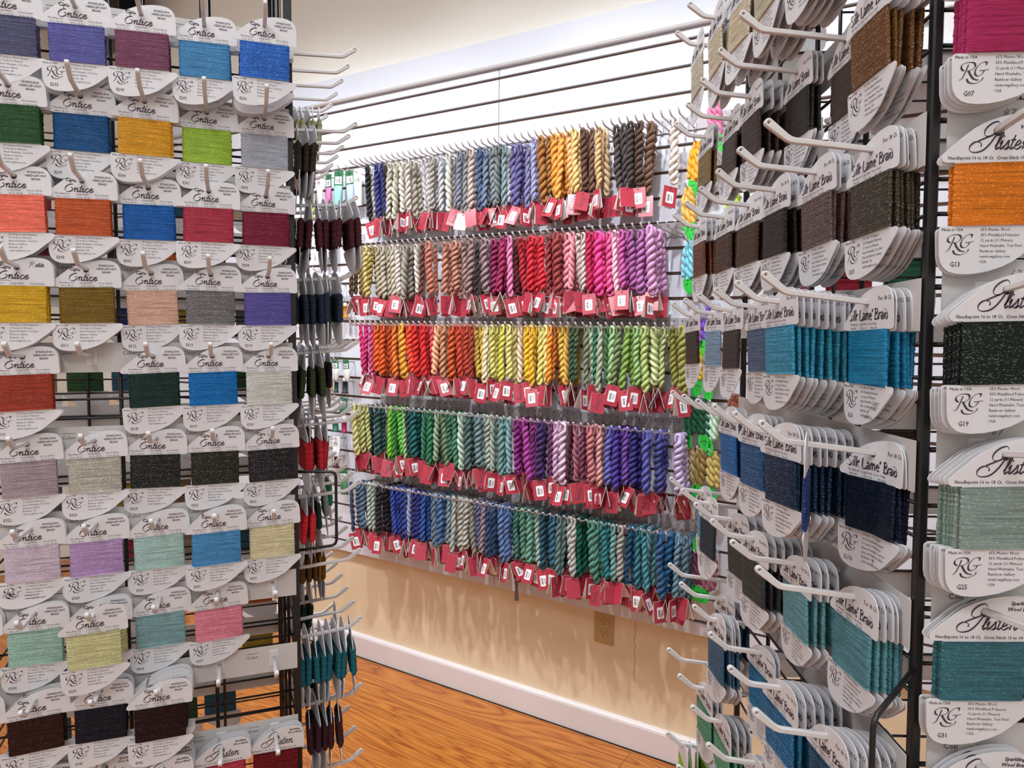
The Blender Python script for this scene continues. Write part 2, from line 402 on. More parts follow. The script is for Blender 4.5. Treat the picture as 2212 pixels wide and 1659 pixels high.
def ordn(i):
    if i < 19: return ORD[i]
    tens = {2: 'twenti', 3: 'thirti', 4: 'forti', 5: 'fifti', 6: 'sixti'}; n = i + 1
    if n % 10 == 0: return tens[n // 10] + 'eth'
    return tens[n // 10].replace('ti', 'ty') + '-' + ORD[n % 10 - 1]
ROWN = ['top', 'second', 'middle', 'fourth', 'lowest']

# ================================================================ the room
rnd = random.Random(7)
T0_, T1_, S1_ = -3.0, 2.6, 4.6
def sheet(name, pts, m, thick_dir):
    b = MB(); v = [Vector(p) for p in pts]; d = Vector(thick_dir)
    b.add(v + [p + d for p in v], [(0, 1, 2, 3), (7, 6, 5, 4), (0, 4, 5, 1), (1, 5, 6, 2), (2, 6, 7, 3), (3, 7, 4, 0)])
    return struct(name, b.mesh(name, m))
sheet('floor', [WP(T0_ - .1, -.1, 0), WP(T1_ + .1, -.1, 0), WP(T1_ + .1, S1_ + .1, 0), WP(T0_ - .1, S1_ + .1, 0)], M['floor'], (0, 0, -.06))
sheet('ceiling', [WP(T0_ - .1, -.1, CEIL), WP(T1_ + .1, -.1, CEIL), WP(T1_ + .1, S1_ + .1, CEIL), WP(T0_ - .1, S1_ + .1, CEIL)], M['upper'], (0, 0, .06))
b = MB()
v = [WP(T0_, 0, 0), WP(T1_, 0, 0), WP(T1_, 0, 1), WP(T0_, 0, 1), WP(T1_, 0, CEIL), WP(T0_, 0, CEIL)]
b.add(v, [(0, 1, 2, 3)], 0); b.add(v, [(3, 2, 4, 5)], 1)
bk = [p - WN * .1 for p in v]
b.add(bk, [(3, 2, 1, 0), (5, 4, 2, 3)], 1)
struct('wall_back', b.mesh('wall_back', [M['cream'], M['upper']]))
sheet('wall_left', [WP(T0_, 0, 0), WP(T0_, S1_, 0), WP(T0_, S1_, CEIL), WP(T0_, 0, CEIL)], M['upper'], -WE * .1)
sheet('wall_right', [WP(T1_, 0, 0), WP(T1_, S1_, 0), WP(T1_, S1_, CEIL), WP(T1_, 0, CEIL)], M['upper'], WE * .1)
sheet('wall_front', [WP(T0_, S1_, 0), WP(T1_, S1_, 0), WP(T1_, S1_, CEIL), WP(T0_, S1_, CEIL)], M['upper'], WN * .1)
# baseboard with a rounded top edge
b = MB()
prof = [(0, 0), (.019, 0), (.019, .082), (.0165, .089), (.011, .093), (0, .094)]
for t in (T0_, T1_): b.v += [tuple(WP(t, s, z)) for s, z in prof]
b.f = [(i, i + 1, 7 + i, 6 + i) for i in range(5)]; b.m = [0] * 5
struct('baseboard_back', b.mesh('baseboard', M['base']))
b = MB(); b.box(T0_, -.0245, .0004, T1_, -.019, .0022)
struct('trim_1', b.mesh('floor_gap', M['hole']), Matrix.Translation(W0) @ Matrix.Rotation(WA, 4, 'Z'))
WF = Matrix.Translation(W0) @ Matrix.Rotation(WA, 4, 'Z')       # wall frame: x = t, -y = s

# slat wall: boards with a real groove between them, in three sheets
PF = .028
def slat_sheet(t0, t1):
    b = MB(); z0, z1, g = .445, 2.278, .0100
    b.box(t0, -(PF - .012), z0, t1, -.001, z1, 1)
    gs = []; z = 2.2415
    while z > z0 + .03: gs.append(z); z -= .0762
    top = z1
    for z in gs + [None]:
        lo = z0 if z is None else z + g / 2
        b.box(t0, -PF, lo, t1, -(PF - .011), top, 0)
        if z is None: break
        top = z - g / 2
    return b.mesh('slat_sheet', [M['slat'], M['groove']])
for i, (a, c) in enumerate([(-2.44, -.003), (0, 2.438)]):
    struct('wall_slat_panel', slat_sheet(a, c), WF)
b = MB(); b.box(-2.44, -.034, 2.279, 2.438, -.001, 2.372)
struct('trim_2', b.mesh('fascia_board', M['fascia']), WF)
b = MB(); b.tube([(-2.44, -.036, 2.279), (2.438, -.036, 2.279)], .0075, 10)
struct('trim_3', b.mesh('bead', M['bead']), WF)
b = MB(); b.box(-.003, -PF + .012, .445, 0, -.0005, 2.278)
struct('trim_5', b.mesh('panel_joint', M['groove']), WF)
# hairline crack and panel joints in the lower wall
b = MB(); r2 = random.Random(3); pts = [(.536 + r2.uniform(-.003, .003), -.0003, .43 - i * .012) for i in range(18)]
b.tube(pts, .0006, 4)
struct('trim_4', b.mesh('wall_crack', M['groove']), WF)

# outlet
t = thing('wall_outlet', WM(.425, 0, .385), 'almond double electrical outlet on the cream wall below the slat wall', 'outlet')
b = MB(); b.box(-.035, -.006, -.057, .035, -.0002, .057)
obj('cover_plate', bevel_mesh(b.mesh('plate', M['outlet']), .002), t)
for dz in (-.0195, .0195):
    b = MB()
    n = 24; V = [(.0165 * cos(2 * pi * i / n), max(-.0135, min(.0135, .0165 * sin(2 * pi * i / n)))) for i in range(n)]
    b.add([(x, -.0078, z + dz) for x, z in V] + [(x, -.0058, z + dz) for x, z in V], [tuple(range(n))[::-1]] + [(i, (i + 1) % n, n + (i + 1) % n, n + i) for i in range(n)])
    f = obj('receptacle', b.mesh('receptacle', M['outlet']), t)
    b = MB()
    for x, h in ((-.006, .0035), (.006, .003)): b.box(x - .0008, -.0081, dz + .004 - h, x + .0008, -.0077, dz + .004 + h)
    b.tube([(0, -.0081, dz - .0075), (0, -.0077, dz - .0075)], .0022, 10)
    obj('slot', b.mesh('slots', M['hole']), f)

# ceiling lights (lamps themselves are at the top of the script)
for i, (a, c) in enumerate(TROFFERS):
    t = thing('ceiling_light', WM(a, c, CEIL), 'long white ceiling light panel above the ' + ['far slat wall corner', 'near slat wall end', 'aisle by the racks', 'wall behind the aisle'][i], 'ceiling light')
    b = MB(); b.box(-.62, -.19, -.04, .62, .19, -.001); obj('housing', b.mesh('housing', M['metal']), t)
    b = MB(); b.box(-.59, -.16, -.045, .59, .16, -.0405); obj('diffuser', b.mesh('diffuser', M['lamp']), t)
for i, (a, c) in enumerate(SPOTS):
    t = thing('track_spotlight', WM(a, c, CEIL), 'white ceiling spotlight aimed at the slat wall, ' + ['first', 'second', 'third'][i] + ' along', 'spotlight')
    b = MB(); b.lathe([(.05, -.015), (.05, -.001)]); b.lathe([(.012, -.09), (.012, -.015)], 10); obj('mount', b.mesh('mount', M['metal']), t)
    b = MB(); b.lathe([(.045, -.125), (.03, -.09)], 20); obj('shade', b.mesh('shade', M['metal']), t)

# ================================================================ wall pegs, perforated bars
PEGZ = [2.0, 1.69, 1.402, 1.093, .793]
def peg_mesh():
    b = MB()
    P = [Vector((0, 0, -.0195)), Vector((0, -.06, -.0165)), Vector((0, -.126, -.013)), Vector((0, -.131, -.0118)), Vector((0, -.135, -.009)), Vector((0, -.148, .0015))]
    b.tube(P, .0027, 8)
    return b.mesh('peg', M['peg'], True)
PEG = peg_mesh()
BACKPLATE = None
b = MB(); b.box(-.006, -.004, -.026, .006, 0, -.006); BACKPLATE = b.mesh('peg_plate', M['peg'])
def tT(k): return -.565 + .0257 * k
for r in range(5):
    t0, t1 = (-.545, .80) if r else (.30, .80)
    zc = PEGZ[r] - .002
    b = MB(); b.box(t0, -PF - .006, zc - .022, t1, -PF - .001, zc + .020)
    t = thing('perforated_bar', WF.copy(), 'long perforated metal bar holding the %s row of wall pegs' % ROWN[r], 'peg bar', 'perforated bars on the slat wall')
    obj('rail', b.mesh('rail', M['pegbar']), t)
    b = MB(); x = t0 + .012; i = 0
    while x < t1 - .01:
        h = .0036 if i % 6 else .006
        b.box(x - .0018, -PF - .0063, zc + .011 - h / 2, x + .0018, -PF - .0058, zc + .011 + h / 2); x += .0257; i += 1
    obj('hole', b.mesh('holes', M['hole']), t)['kind'] = 'stuff'
    for k in range(50):
        if r == 0 and False: continue
        w = thing('wire_peg', WM(tT(k), PF + .006, PEGZ[r]), 'upturned wire wall peg, %s row, %s from the far end' % (ROWN[r], ordn(k)), 'peg', 'wire pegs of the %s row' % ROWN[r])
        obj('rod', PEG, w); obj('clip', BACKPLATE, w)

# ================================================================ twisted skeins
def skein_mesh(seed, L=.168):
    r = random.Random(seed); turns = r.uniform(3.3, 4.3); bend = r.uniform(-.009, .009); loose = r.uniform(.9, 1.1)
    hand = 1 if seed == 3 else -1
    zt, zb = -.013, -L; n = 56
    ph0 = -2 * pi * turns if True else 0
    def pt(side, u):           # u 0 top .. 1 bottom
        z = zt + (zb - zt) * u
        rad = .0056 * loose * (1 - .25 * math.exp(-u * 14) * 0) * (1 + .18 * sin(u * 9 + seed)) * (1.25 if u > .93 else 1)
        ph = hand * 2 * pi * turns * u + (0 if side > 0 else pi)
        return Vector((rad * cos(ph) + bend * u * u + .0015 * sin(u * 11 + seed * 2), rad * sin(ph), z))
    down = [pt(1, i / n) for i in range(n + 1)]; up = [pt(-1, i / n) for i in range(n, -1, -1)]
    lo = (down[-1] + up[0]) / 2; a = down[-1] - lo
    ub = [lo + a * cos(g) + Vector((0, 0, -.010)) * sin(g) for g in (pi * .25, pi * .5, pi * .75)]
    tp = []
    for g in (pi * .2, pi * .4, pi * .6, pi * .8): tp.append(Vector((-.0066 * cos(g), 0, -.004 + .0115 * sin(g))))
    path = down + ub + up + tp
    rr = []
    for p in path:
        u = (p.z - zt) / (zb - zt); q = .0062
        if u < .12: q = .0046 + .0016 * max(u, 0) / .12
        if u > .94: q = .0056
        rr.append(q * (1 + .05 * sin(p.z * 300)))
    b = MB(); b.tube(path, rr, 9, closed=True)
    return b.mesh('twisted_strands', M['floss'], True)
SK = [skein_mesh(i) for i in range(7)]

def rough_rect(w, h, r=.0): return [(-w, 0), (w, 0), (w, -h), (-w, -h)]
def tag_mesh(open_a, kind):
    """folded swing tag: two leaves hinged at the top on a string; outside red, inside white"""
    b = MB(); w, h, th = .0212, .0635, .0005; z0 = -.010
    for sgn in (-1, 1):
        R = Matrix.Translation((0, 0, z0)) @ Matrix.Rotation(sgn * open_a, 4, 'X')
        v = [R @ Vector(p) for p in ((-w, 0, 0), (w, 0, 0), (w, 0, -h * (1 if sgn < 0 else .96)), (-w, 0, -h * (1 if sgn < 0 else .96)))]
        out = R.to_3x3() @ Vector((0, sgn, 0)) * th; inn = -out
        o = [p + out for p in v]; i_ = [p + inn for p in v]
        b.add(o, [(0, 1, 2, 3) if sgn < 0 else (3, 2, 1, 0)], 0); b.add(i_, [(3, 2, 1, 0) if sgn < 0 else (0, 1, 2, 3)], 1)
        b.add(o + i_, [(0, 4, 5, 1), (1, 5, 6, 2), (2, 6, 7, 3), (3, 7, 4, 0)], 1)
        if sgn < 0:
            hb = [R @ Vector((.0022 * cos(a), -th * 1.6, -.006 + .0022 * sin(a))) for a in [2 * pi * i / 10 for i in range(10)]]
            b.add(hb, [tuple(range(10))[::-1]], 3)
    b.tube([(0, 0, .004), (.002, -.001, -.004), (0, 0, -.015)], .0005, 4, 2)
    b.tube([(0, 0, .004), (-.003, -.001, -.003), (0, 0, -.015)], .0005, 4, 2)
    return b.mesh('price_tag', [M['red'], M['white_in'], M['string'], M['hole']])
def face_xf(open_a): return Matrix.Translation((0, 0, -.010)) @ Matrix.Rotation(-open_a, 4, 'X')
def sticker_mesh(open_a):
    b = MB(); R = face_xf(open_a)
    w, h = .0115, .034; c = .003; y = -.0008; zc = -.0345
    V = []
    for cx, cz, a0 in ((w - c, h / 2 - c, 0), (-w + c, h / 2 - c, 90), (-w + c, -h / 2 + c, 180), (w - c, -h / 2 + c, 270)):
        for k in range(4): V.append((cx + c * cos(radians(a0 + 30 * k)), cz + c * sin(radians(a0 + 30 * k))))
    n = len(V)
    b.add([R @ Vector((x, y, zc + z)) for x, z in V], [tuple(range(n))[::-1]], 0)
    r = random.Random(5)
    z = zc - .011
    while z < zc + .010:
        hh = r.choice((.0005, .0008, .0013)); q = [(-.0075, z), (-.0005, z), (-.0005, z + hh), (-.0075, z + hh)]
        b.add([R @ Vector((x, y - .0002, zz)) for x, zz in q], [(0, 1, 2, 3)], 1); z += hh + r.choice((.0006, .0009))
    for x in (.003, .006):
        q = [(x, zc - .010), (x + .0012, zc - .010), (x + .0012, zc + .008), (x, zc + .008)]
        b.add([R @ Vector((a, y - .0002, zz)) for a, zz in q], [(0, 1, 2, 3)], 1)
    return b.mesh('barcode_sticker', [M['sticker'], M['bar']])
def script_mesh(open_a):
    ink = Ink(0)
    S = [[(-.020, .1), (-.035, 1.2), (.0, 1.9), (.3, 1.3), (.2, .4), (.6, .9), (.8, .3), (1.1, 1.0), (1.3, .2), (1.7, .9), (2.0, .1), (2.4, 1.1), (2.7, .2), (3.2, .8), (3.6, -.6), (4.2, .6)],
         [(3.1, 1.8), (3.3, 0), (3.2, -.2)], [(4.1, 2.0), (4.0, 1.0), (4.4, 1.3)], [(-.3, 2.2), (.8, 2.4)]]
    for st in S: ink.stroke(st, -.019, 0, .0088, .06, .17, slant=.2)
    R = face_xf(open_a) @ Matrix.Translation((.001, -.0008, -.034)) @ Matrix.Rotation(radians(-84), 4, 'Y')
    # the handwriting runs down the tag
    v = [R @ Vector((x, 0, z - .006)) for x, _, z in ink.v]
    return mesh('handwriting', v, ink.f, M['ink'])
TAGS = []
for a in (6, 13, 22):
    A = radians(a)
    TAGS.append((tag_mesh(A, 0), sticker_mesh(A), script_mesh(A)))

SKEIN = [
"1 75 21 30,30,35;1 55 21 225,220,205;3 80 21 45,50,120;4 80 16 40,45,105;4 60 17 85,80,60;5 65 24 190,185,172;6 60 24 180,178,160;7 60 24 205,200,190;9 85 20 200,195,185;9 55 24 180,172,158;11 55 20 175,172,172;12 65 22 185,185,185;13 75 20 165,160,155;14 60 20 190,195,198;16 80 23 200,196,186;16 60 18 170,165,155;18 85 19 120,125,145;19 80 19 130,128,130;20 85 22 185,172,165;21 80 19 65,90,130;22 75 19 115,125,145;23 75 22 120,130,135;24 80 22 100,110,112;25 80 15 125,150,155;25 55 16 185,190,185;26 60 23 105,100,150;27 65 23 95,90,140;28 50 15 125,125,165;30 105 16 150,150,190;31 105 25 150,100,45;32 95 21 150,105,50;33 110 22 220,150,60;34 110 20 225,160,75;35 110 22 225,175,115;36 125 20 225,190,125;37 120 20 90,60,45;38 105 18 110,80,62;39 115 20 205,170,120;39 65 23 225,195,155;41 100 22 75,65,65;42 105 19 65,60,62;43 115 23 60,52,48;44 105 25 80,60,50;45 85 33 110,80,60;48 90 24 225,215,205",
"0 140 14 75,55,35;0 115 18 95,75,40;1 115 19 125,105,50;2 115 26 190,175,115;3 110 28 150,135,70;4 105 21 170,160,135;5 105 22 175,168,152;6 100 21 165,155,135;7 110 20 185,178,160;8 110 22 205,200,190;9 95 27 145,138,125;11 100 20 190,185,175;12 95 20 95,50,45;14 125 26 175,110,90;14 85 17 175,110,90;16 100 23 180,125,105;18 110 26 175,125,105;19 95 22 150,120,115;21 120 27 140,115,110;21 80 18 70,60,62;23 120 25 140,118,125;24 95 28 130,25,75;26 125 21 150,30,85;27 120 18 220,130,175;27 85 19 110,35,50;28 95 20 170,30,45;30 115 22 200,30,50;31 95 24 205,40,55;32 95 19 150,45,50;34 135 25 140,55,55;35 110 23 225,145,155;36 125 19 220,140,150;36 85 22 225,210,205;37 100 17 210,195,190;38 120 16 185,25,80;39 105 29 235,70,150;40 80 21 235,100,160;41 100 18 240,190,205;42 105 20 190,90,160;43 95 22 160,90,150;44 80 24 175,110,170;46 140 26 205,150,195;46 65 24 205,150,195",
"1 115 14 215,45,110;2 110 19 190,50,115;3 110 19 205,70,130;4 110 23 215,95,30;5 105 23 205,85,25;6 100 21 180,65,25;7 100 21 225,125,50;9 120 29 220,160,50;10 110 24 230,75,40;11 110 24 200,35,35;13 125 20 215,35,40;13 100 18 190,35,40;14 105 17 220,80,85;15 105 25 215,165,125;16 105 20 190,140,105;17 90 25 195,85,40;19 120 19 190,65,42;20 110 19 175,65,45;21 115 18 150,55,40;21 85 19 215,185,85;22 90 19 215,185,85;23 100 17 235,225,190;24 105 19 210,205,115;26 120 19 205,200,80;27 120 20 215,210,130;27 85 20 215,205,130;28 90 19 225,205,180;29 95 18 235,190,40;30 105 18 225,180,50;31 90 20 225,215,120;32 105 18 230,220,140;33 120 15 240,150,45;33 80 17 210,120,40;34 95 22 220,185,85;35 105 18 200,160,70;36 120 16 45,75,60;36 85 18 90,120,80;38 120 14 120,130,100;38 85 18 185,200,170;39 105 16 55,120,90;40 130 14 165,175,150;40 85 19 75,115,70;41 100 19 165,205,150;42 110 20 115,135,90;43 105 21 130,165,80;44 100 20 150,185,120;45 100 21 175,195,120;46 85 28 215,230,170;47 75 15 185,195,140;48 75 19 140,140,60;50 135 24 145,145,75",
"0 130 21 195,195,130;0 105 22 185,185,120;1 105 20 175,180,115;2 110 18 185,190,125;2 85 20 30,70,75;4 105 25 45,85,85;6 95 16 120,200,40;7 100 17 60,130,60;8 100 22 90,185,70;9 105 15 150,190,130;10 115 20 15,70,75;11 115 24 20,95,95;13 115 18 35,110,80;14 115 20 40,120,85;15 105 22 130,155,125;16 105 22 100,130,100;17 105 20 50,105,80;18 105 20 70,130,100;19 105 24 165,190,175;20 95 24 75,105,105;22 110 24 110,135,140;23 90 22 165,175,165;24 95 19 150,165,155;26 125 20 110,155,155;27 115 20 120,160,160;28 105 22 135,30,120;30 135 24 160,60,150;30 90 19 140,50,130;32 125 30 60,35,95;33 105 17 120,60,110;34 115 18 205,170,205;35 115 27 215,190,210;36 115 18 75,30,45;37 130 19 150,85,105;37 85 18 150,80,105;39 135 23 190,120,125;40 120 19 215,160,160;41 110 20 100,105,180;42 105 24 75,50,150;43 100 19 110,75,165;44 90 24 50,45,125;46 130 21 90,95,175;47 95 33 80,85,155;50 140 27 195,180,220",
"0 145 16 50,65,95;0 105 24 85,105,130;1 110 22 90,115,140;2 100 20 175,190,185;3 105 20 160,175,165;5 130 28 25,25,32;5 95 25 25,25,34;7 115 16 50,75,165;8 90 19 35,60,140;9 95 19 50,75,140;10 105 17 150,155,190;11 105 24 25,35,110;12 110 22 25,40,120;13 115 17 45,90,165;15 125 17 95,120,145;15 90 27 90,130,180;17 105 15 125,155,170;18 105 17 175,178,170;19 95 25 170,170,160;20 100 21 175,175,165;21 110 18 135,135,125;22 105 19 95,95,140;23 110 18 150,135,145;24 120 18 45,65,105;24 85 19 55,85,130;26 120 22 90,120,170;27 120 20 80,110,160;28 105 17 60,120,105;29 105 19 90,140,120;30 100 22 110,165,145;31 95 15 160,185,180;32 100 20 30,80,95;34 130 21 50,100,130;35 130 16 100,130,130;35 100 18 120,150,145;36 110 21 190,195,192;37 130 18 180,185,185;37 85 19 20,110,90;39 115 22 85,145,130;40 130 19 75,135,120;41 130 19 40,125,135;42 115 19 110,165,160;43 115 21 165,165,160;44 105 19 25,85,120;45 105 18 60,130,145;46 120 18 70,145,160;46 75 19 110,170,180;48 135 23 40,90,135;49 115 25 25,90,140;50 115 16 105,140,160;51 120 18 85,115,135",
]
def place_skein(r, k, s, wid, col, label, group, rz, tagged=True):
    x_j = rnd.uniform(-.001, .001)
    # the peg's arm rises a little towards its tip
    z = PEGZ[r] - .0195 + .0027 + .05 * s - .0058
    m = WM(tT(k) + x_j, PF + .006 + s, z) @ Matrix.Rotation(rnd.uniform(-.05, .05), 4, 'Y') @ Matrix.Rotation(rnd.uniform(-.04, .05), 4, 'X')
    w = thing('twisted_skein', m, label, 'skein', group)
    fx = min(max(wid / 21.5, .78), 1.18)
    sp = rnd.choice(SK); sz = rnd.uniform(.91, 1.07) * (1.05 if r == 0 else 1.0)
    obj('yarn_twist', sp, w, local=Matrix.Diagonal((fx, fx, 1, 1)) @ Matrix.Scale(sz, 4, (0, 0, 1)), color=col)
    if tagged:
        tm, stk, scr = rnd.choice(TAGS)
        a = rz if rz is not None else rnd.choice((-1, 1)) * rnd.choice((rnd.uniform(.0, .7), rnd.uniform(.6, 1.45)))
        L = Matrix.Translation((0, 0, -.176 * sz)) @ Matrix.Rotation(a, 4, 'Z') @ Matrix.Rotation(rnd.uniform(-.28, .28), 4, 'Y')
        p = obj('price_tag', tm, w, local=L)
        q = rnd.random()
        if q < .5: obj('barcode_sticker', stk, p)
        elif q < .85: obj('handwriting', scr, p)
    return w
REST = []
TOTAL = [0]
for r, row in enumerate(SKEIN):
    items = []
    for it in row.split(';'):
        k, s, wid, c = it.split(); items.append((int(k), int(s) / 1000, float(wid), tuple(int(q) for q in c.split(','))))
    nm = [cname(i[3]) for i in items]
    behind = 0
    for j, (k, s, wid, c) in enumerate(items):
        a_ = nm[j - 1] if j else None; b_ = nm[j + 1] if j + 1 < len(items) else None
        if a_ and b_:
            lab = '%s twisted skein, %s wall row, between %s and %s' % (nm[j], ROWN[r], a_, b_) if a_ != b_ else '%s twisted skein, %s wall row, between two %s ones' % (nm[j], ROWN[r], a_)
        else: lab = '%s twisted skein at the %s end of the %s wall row' % (nm[j], 'far' if j == 0 else 'near', ROWN[r])
        if lab.lower() in LABELS: lab = '%s twisted skein, %s wall row, %s along from the far end' % (nm[j], ROWN[r], ordn(j))
        place_skein(r, k, s, wid, c, lab, 'twisted skeins of the %s wall row' % ROWN[r], None)
        TOTAL[0] += 1
        for q in (1, 2, 3):
            s2 = s - .027 * q
            if s2 < .012 or wid < 12 or (r, k) in ((0, 44), (2, 0)): break
            if any(k2 == k and abs(s3 - s2) < .019 for k2, s3, _, _ in items if s3 != s): break
            if rnd.random() < (.12, .35, .55)[q - 1]: break
            REST.append((r, k, s2, wid, c, nm[j], j, q))
# the ones behind: individually up to three hundred in all, the rest together
REST.sort(key=lambda e: (e[7], -e[3] * e[2]))
n_ind = 300 - TOTAL[0]
seen_ = set()
for (r, k, s2, wid, c, nme, j, q) in REST[:n_ind]:
    place_skein(r, k, s2, wid, c, '%s skein behind another on its peg, %s wall row, %s along' % (nme, ROWN[r], ordn(j)), 'twisted skeins of the %s wall row' % ROWN[r], None)
VV = []; FF = []; CC = []; TV = MB()
for (r, k, s2, wid, c, nme, j, q) in REST[n_ind:]:
    fx = min(max(wid / 20.5, .82), 1.22); me = rnd.choice(SK)
    m = Matrix.Translation((tT(k), -(PF + .006 + s2), PEGZ[r] - .0195 + .0027 + .05 * s2 - .0058)) @ Matrix.Rotation(rnd.uniform(-.05, .05), 4, 'Y') @ Matrix.Diagonal((fx, fx, 1, 1))
    o = len(VV); VV += [tuple(m @ v_.co) for v_ in me.vertices]; FF += [tuple(i_ + o for i_ in p.vertices) for p in me.polygons]
    CC += [(*s2l(c), 1)] * len(me.vertices)
    tm = rnd.choice(TAGS)[0]; m2 = m @ Matrix.Translation((0, 0, -.176)) @ Matrix.Rotation(rnd.uniform(-1.4, 1.4), 4, 'Z')
    TV.v_off = len(TV.v)
    TV.v += [tuple(m2 @ v_.co) for v_ in tm.vertices]; TV.f += [tuple(i_ + TV.v_off for i_ in p.vertices) for p in tm.polygons]; TV.m += [p.material_index for p in tm.polygons]
if VV:
    me = mesh('rear_skeins', VV, FF, M['floss_attr'], smooth=True)
    at_ = me.color_attributes.new('dye', 'FLOAT_COLOR', 'POINT')
    at_.data.foreach_set('color', [x for c_ in CC for x in c_])
    w = thing('twisted_skein', WF.copy(), 'mass of further twisted skeins hanging close to the slat wall behind the front ones', 'skein', 'rear skeins'); w['kind'] = 'stuff'
    obj('yarn_twist', me, w); obj('price_tag', TV.mesh('rear_tags', [M['red'], M['white_in'], M['string'], M['hole']]), w)
print('skeins', TOTAL[0], len(REST))

# loose grey rope end hanging under the lowest row
b = MB()
for q in (0, pi):
    b.tube([(.0035 * cos(u * 30 + q) + .02 * u * u * 8, .0035 * sin(u * 30 + q), -u) for u in [i / 40 * .115 for i in range(41)]], .0042, 7)
t = thing('loose_rope_end', WM(.128, .085, .555), 'twisted grey rope end hanging below the lowest row of tags', 'rope')
obj('rope_twist', b.mesh('rope', M['floss'], True), t, color=(120, 112, 108))

# ================================================================ hanks with green oval tags (near end of the wall)
def hank_mesh(seed):
    r = random.Random(seed); b = MB(); n = 3
    for i in range(n):
        x0 = (i - 1) * .013 + r.uniform(-.002, .002); y0 = r.uniform(-.006, .006); tw = r.uniform(1.6, 2.4); L = r.uniform(.095, .115)
        for q in (0, pi):
            P = []
            for j in range(26):
                u = j / 25; rad = .0052 * (.35 + .65 * min(1, u * 5)) * (1 if u < .9 else .7)
                P.append(Vector((x0 * min(1, .3 + u * 2) + rad * cos(q + tw * 2 * pi * u), y0 + rad * sin(q + tw * 2 * pi * u), .004 - L * u)))
            b.tube(P, .0058, 8)
    return b.mesh('hank_strands', M['floss'], True)
HK = [hank_mesh(i) for i in range(4)]
def oval_tag():
    n = 22; b = MB()
    V = [(.0135 * cos(2 * pi * i / n), -.026 + .026 * sin(2 * pi * i / n)) for i in range(n)]
    b.add([(x, -.0005, z) for x, z in V] + [(x, .0005, z) for x, z in V], [tuple(range(n))[::-1], tuple(range(n, 2 * n))] + [(i, (i + 1) % n, n + (i + 1) % n, n + i) for i in range(n)])
    return b.mesh('oval_tag', M['green'])
OV = oval_tag()
ink = Ink(-.0008); ink.stroke([(-.5, 0), (-.3, 1), (0, .1), (.3, 1.1), (.5, .2), (.9, .9), (1.2, 0), (1.6, .9)], -.005, -.025, .007, .06, .16)
ink.stroke([(-.2, 0), (.1, .8), (.4, .1), (.9, .7)], -.003, -.035, .006, .06, .16)
OVI = ink.mesh('oval_writing')
HANKS = [(.77, 2.03, (225, 130, 170), 'pink'), (.726, 1.915, (235, 165, 45), 'golden yellow'), (.748, 1.905, (240, 130, 30), 'orange'), (.705, 1.79, (220, 175, 85), 'straw gold'), (.835, 1.775, (165, 195, 50), 'lime green'),
         (.713, 1.635, (120, 190, 205), 'aqua'), (.743, 1.635, (100, 200, 205), 'bright aqua'), (.735, 1.45, (150, 95, 175), 'purple'), (.780, 1.455, (110, 75, 185), 'violet'), (.738, 1.34, (235, 205, 40), 'bright yellow'),
         (.79, 1.33, (225, 130, 95), 'salmon orange'), (.733, 1.185, (20, 95, 65), 'bottle green'), (.765, 1.18, (15, 85, 60), 'deep green'), (.798, 1.17, (185, 215, 190), 'pale mint'), (.733, 1.035, (190, 170, 125), 'tan'),
         (.765, 1.035, (150, 130, 75), 'bronze'), (.80, 1.03, (195, 175, 100), 'old gold'), (.775, .885, (170, 100, 25), 'amber brown'), (.765, .73, (130, 70, 95), 'plum'), (.81, .73, (150, 90, 110), 'dusty mauve'),
         (.84, 1.62, (70, 160, 90), 'green'), (.86, 1.2, (120, 60, 40), 'brown')]
for i, (t_, z_, c, nme) in enumerate(HANKS):
    w = thing('short_peg', WM(t_, PF, z_ + .006), 'short metal peg of the %s hank with the green oval tag' % nme, 'peg', 'short pegs at the near end')
    b = MB(); b.tube([(0, .0, -.012), (0, -.1, -.002), (0, -.106, .002), (0, -.112, .010)], .0026, 8)
    obj('rod', b.mesh('short_rod', M['peg'], True), w)
    w = thing('coiled_hank', WM(t_, PF + .075, z_) @ Matrix.Rotation(rnd.uniform(-.1, .1), 4, 'Y'), '%s hank with green oval tag hanging at the near end of the slat wall' % nme, 'hank', 'hanks with green oval tags')
    obj('yarn_twist', HK[i % 4], w, color=c)
    for q in range(1 + (i % 3 == 0)):
        p = obj('oval_tag', OV, w, local=Matrix.Translation((-.008 + .018 * q, -.006 - .004 * q, -.098)) @ Matrix.Rotation(rnd.uniform(-.7, .7), 4, 'Z') @ Matrix.Rotation(rnd.uniform(-.35, .35), 4, 'Y'))
        obj('handwriting', OVI, p)

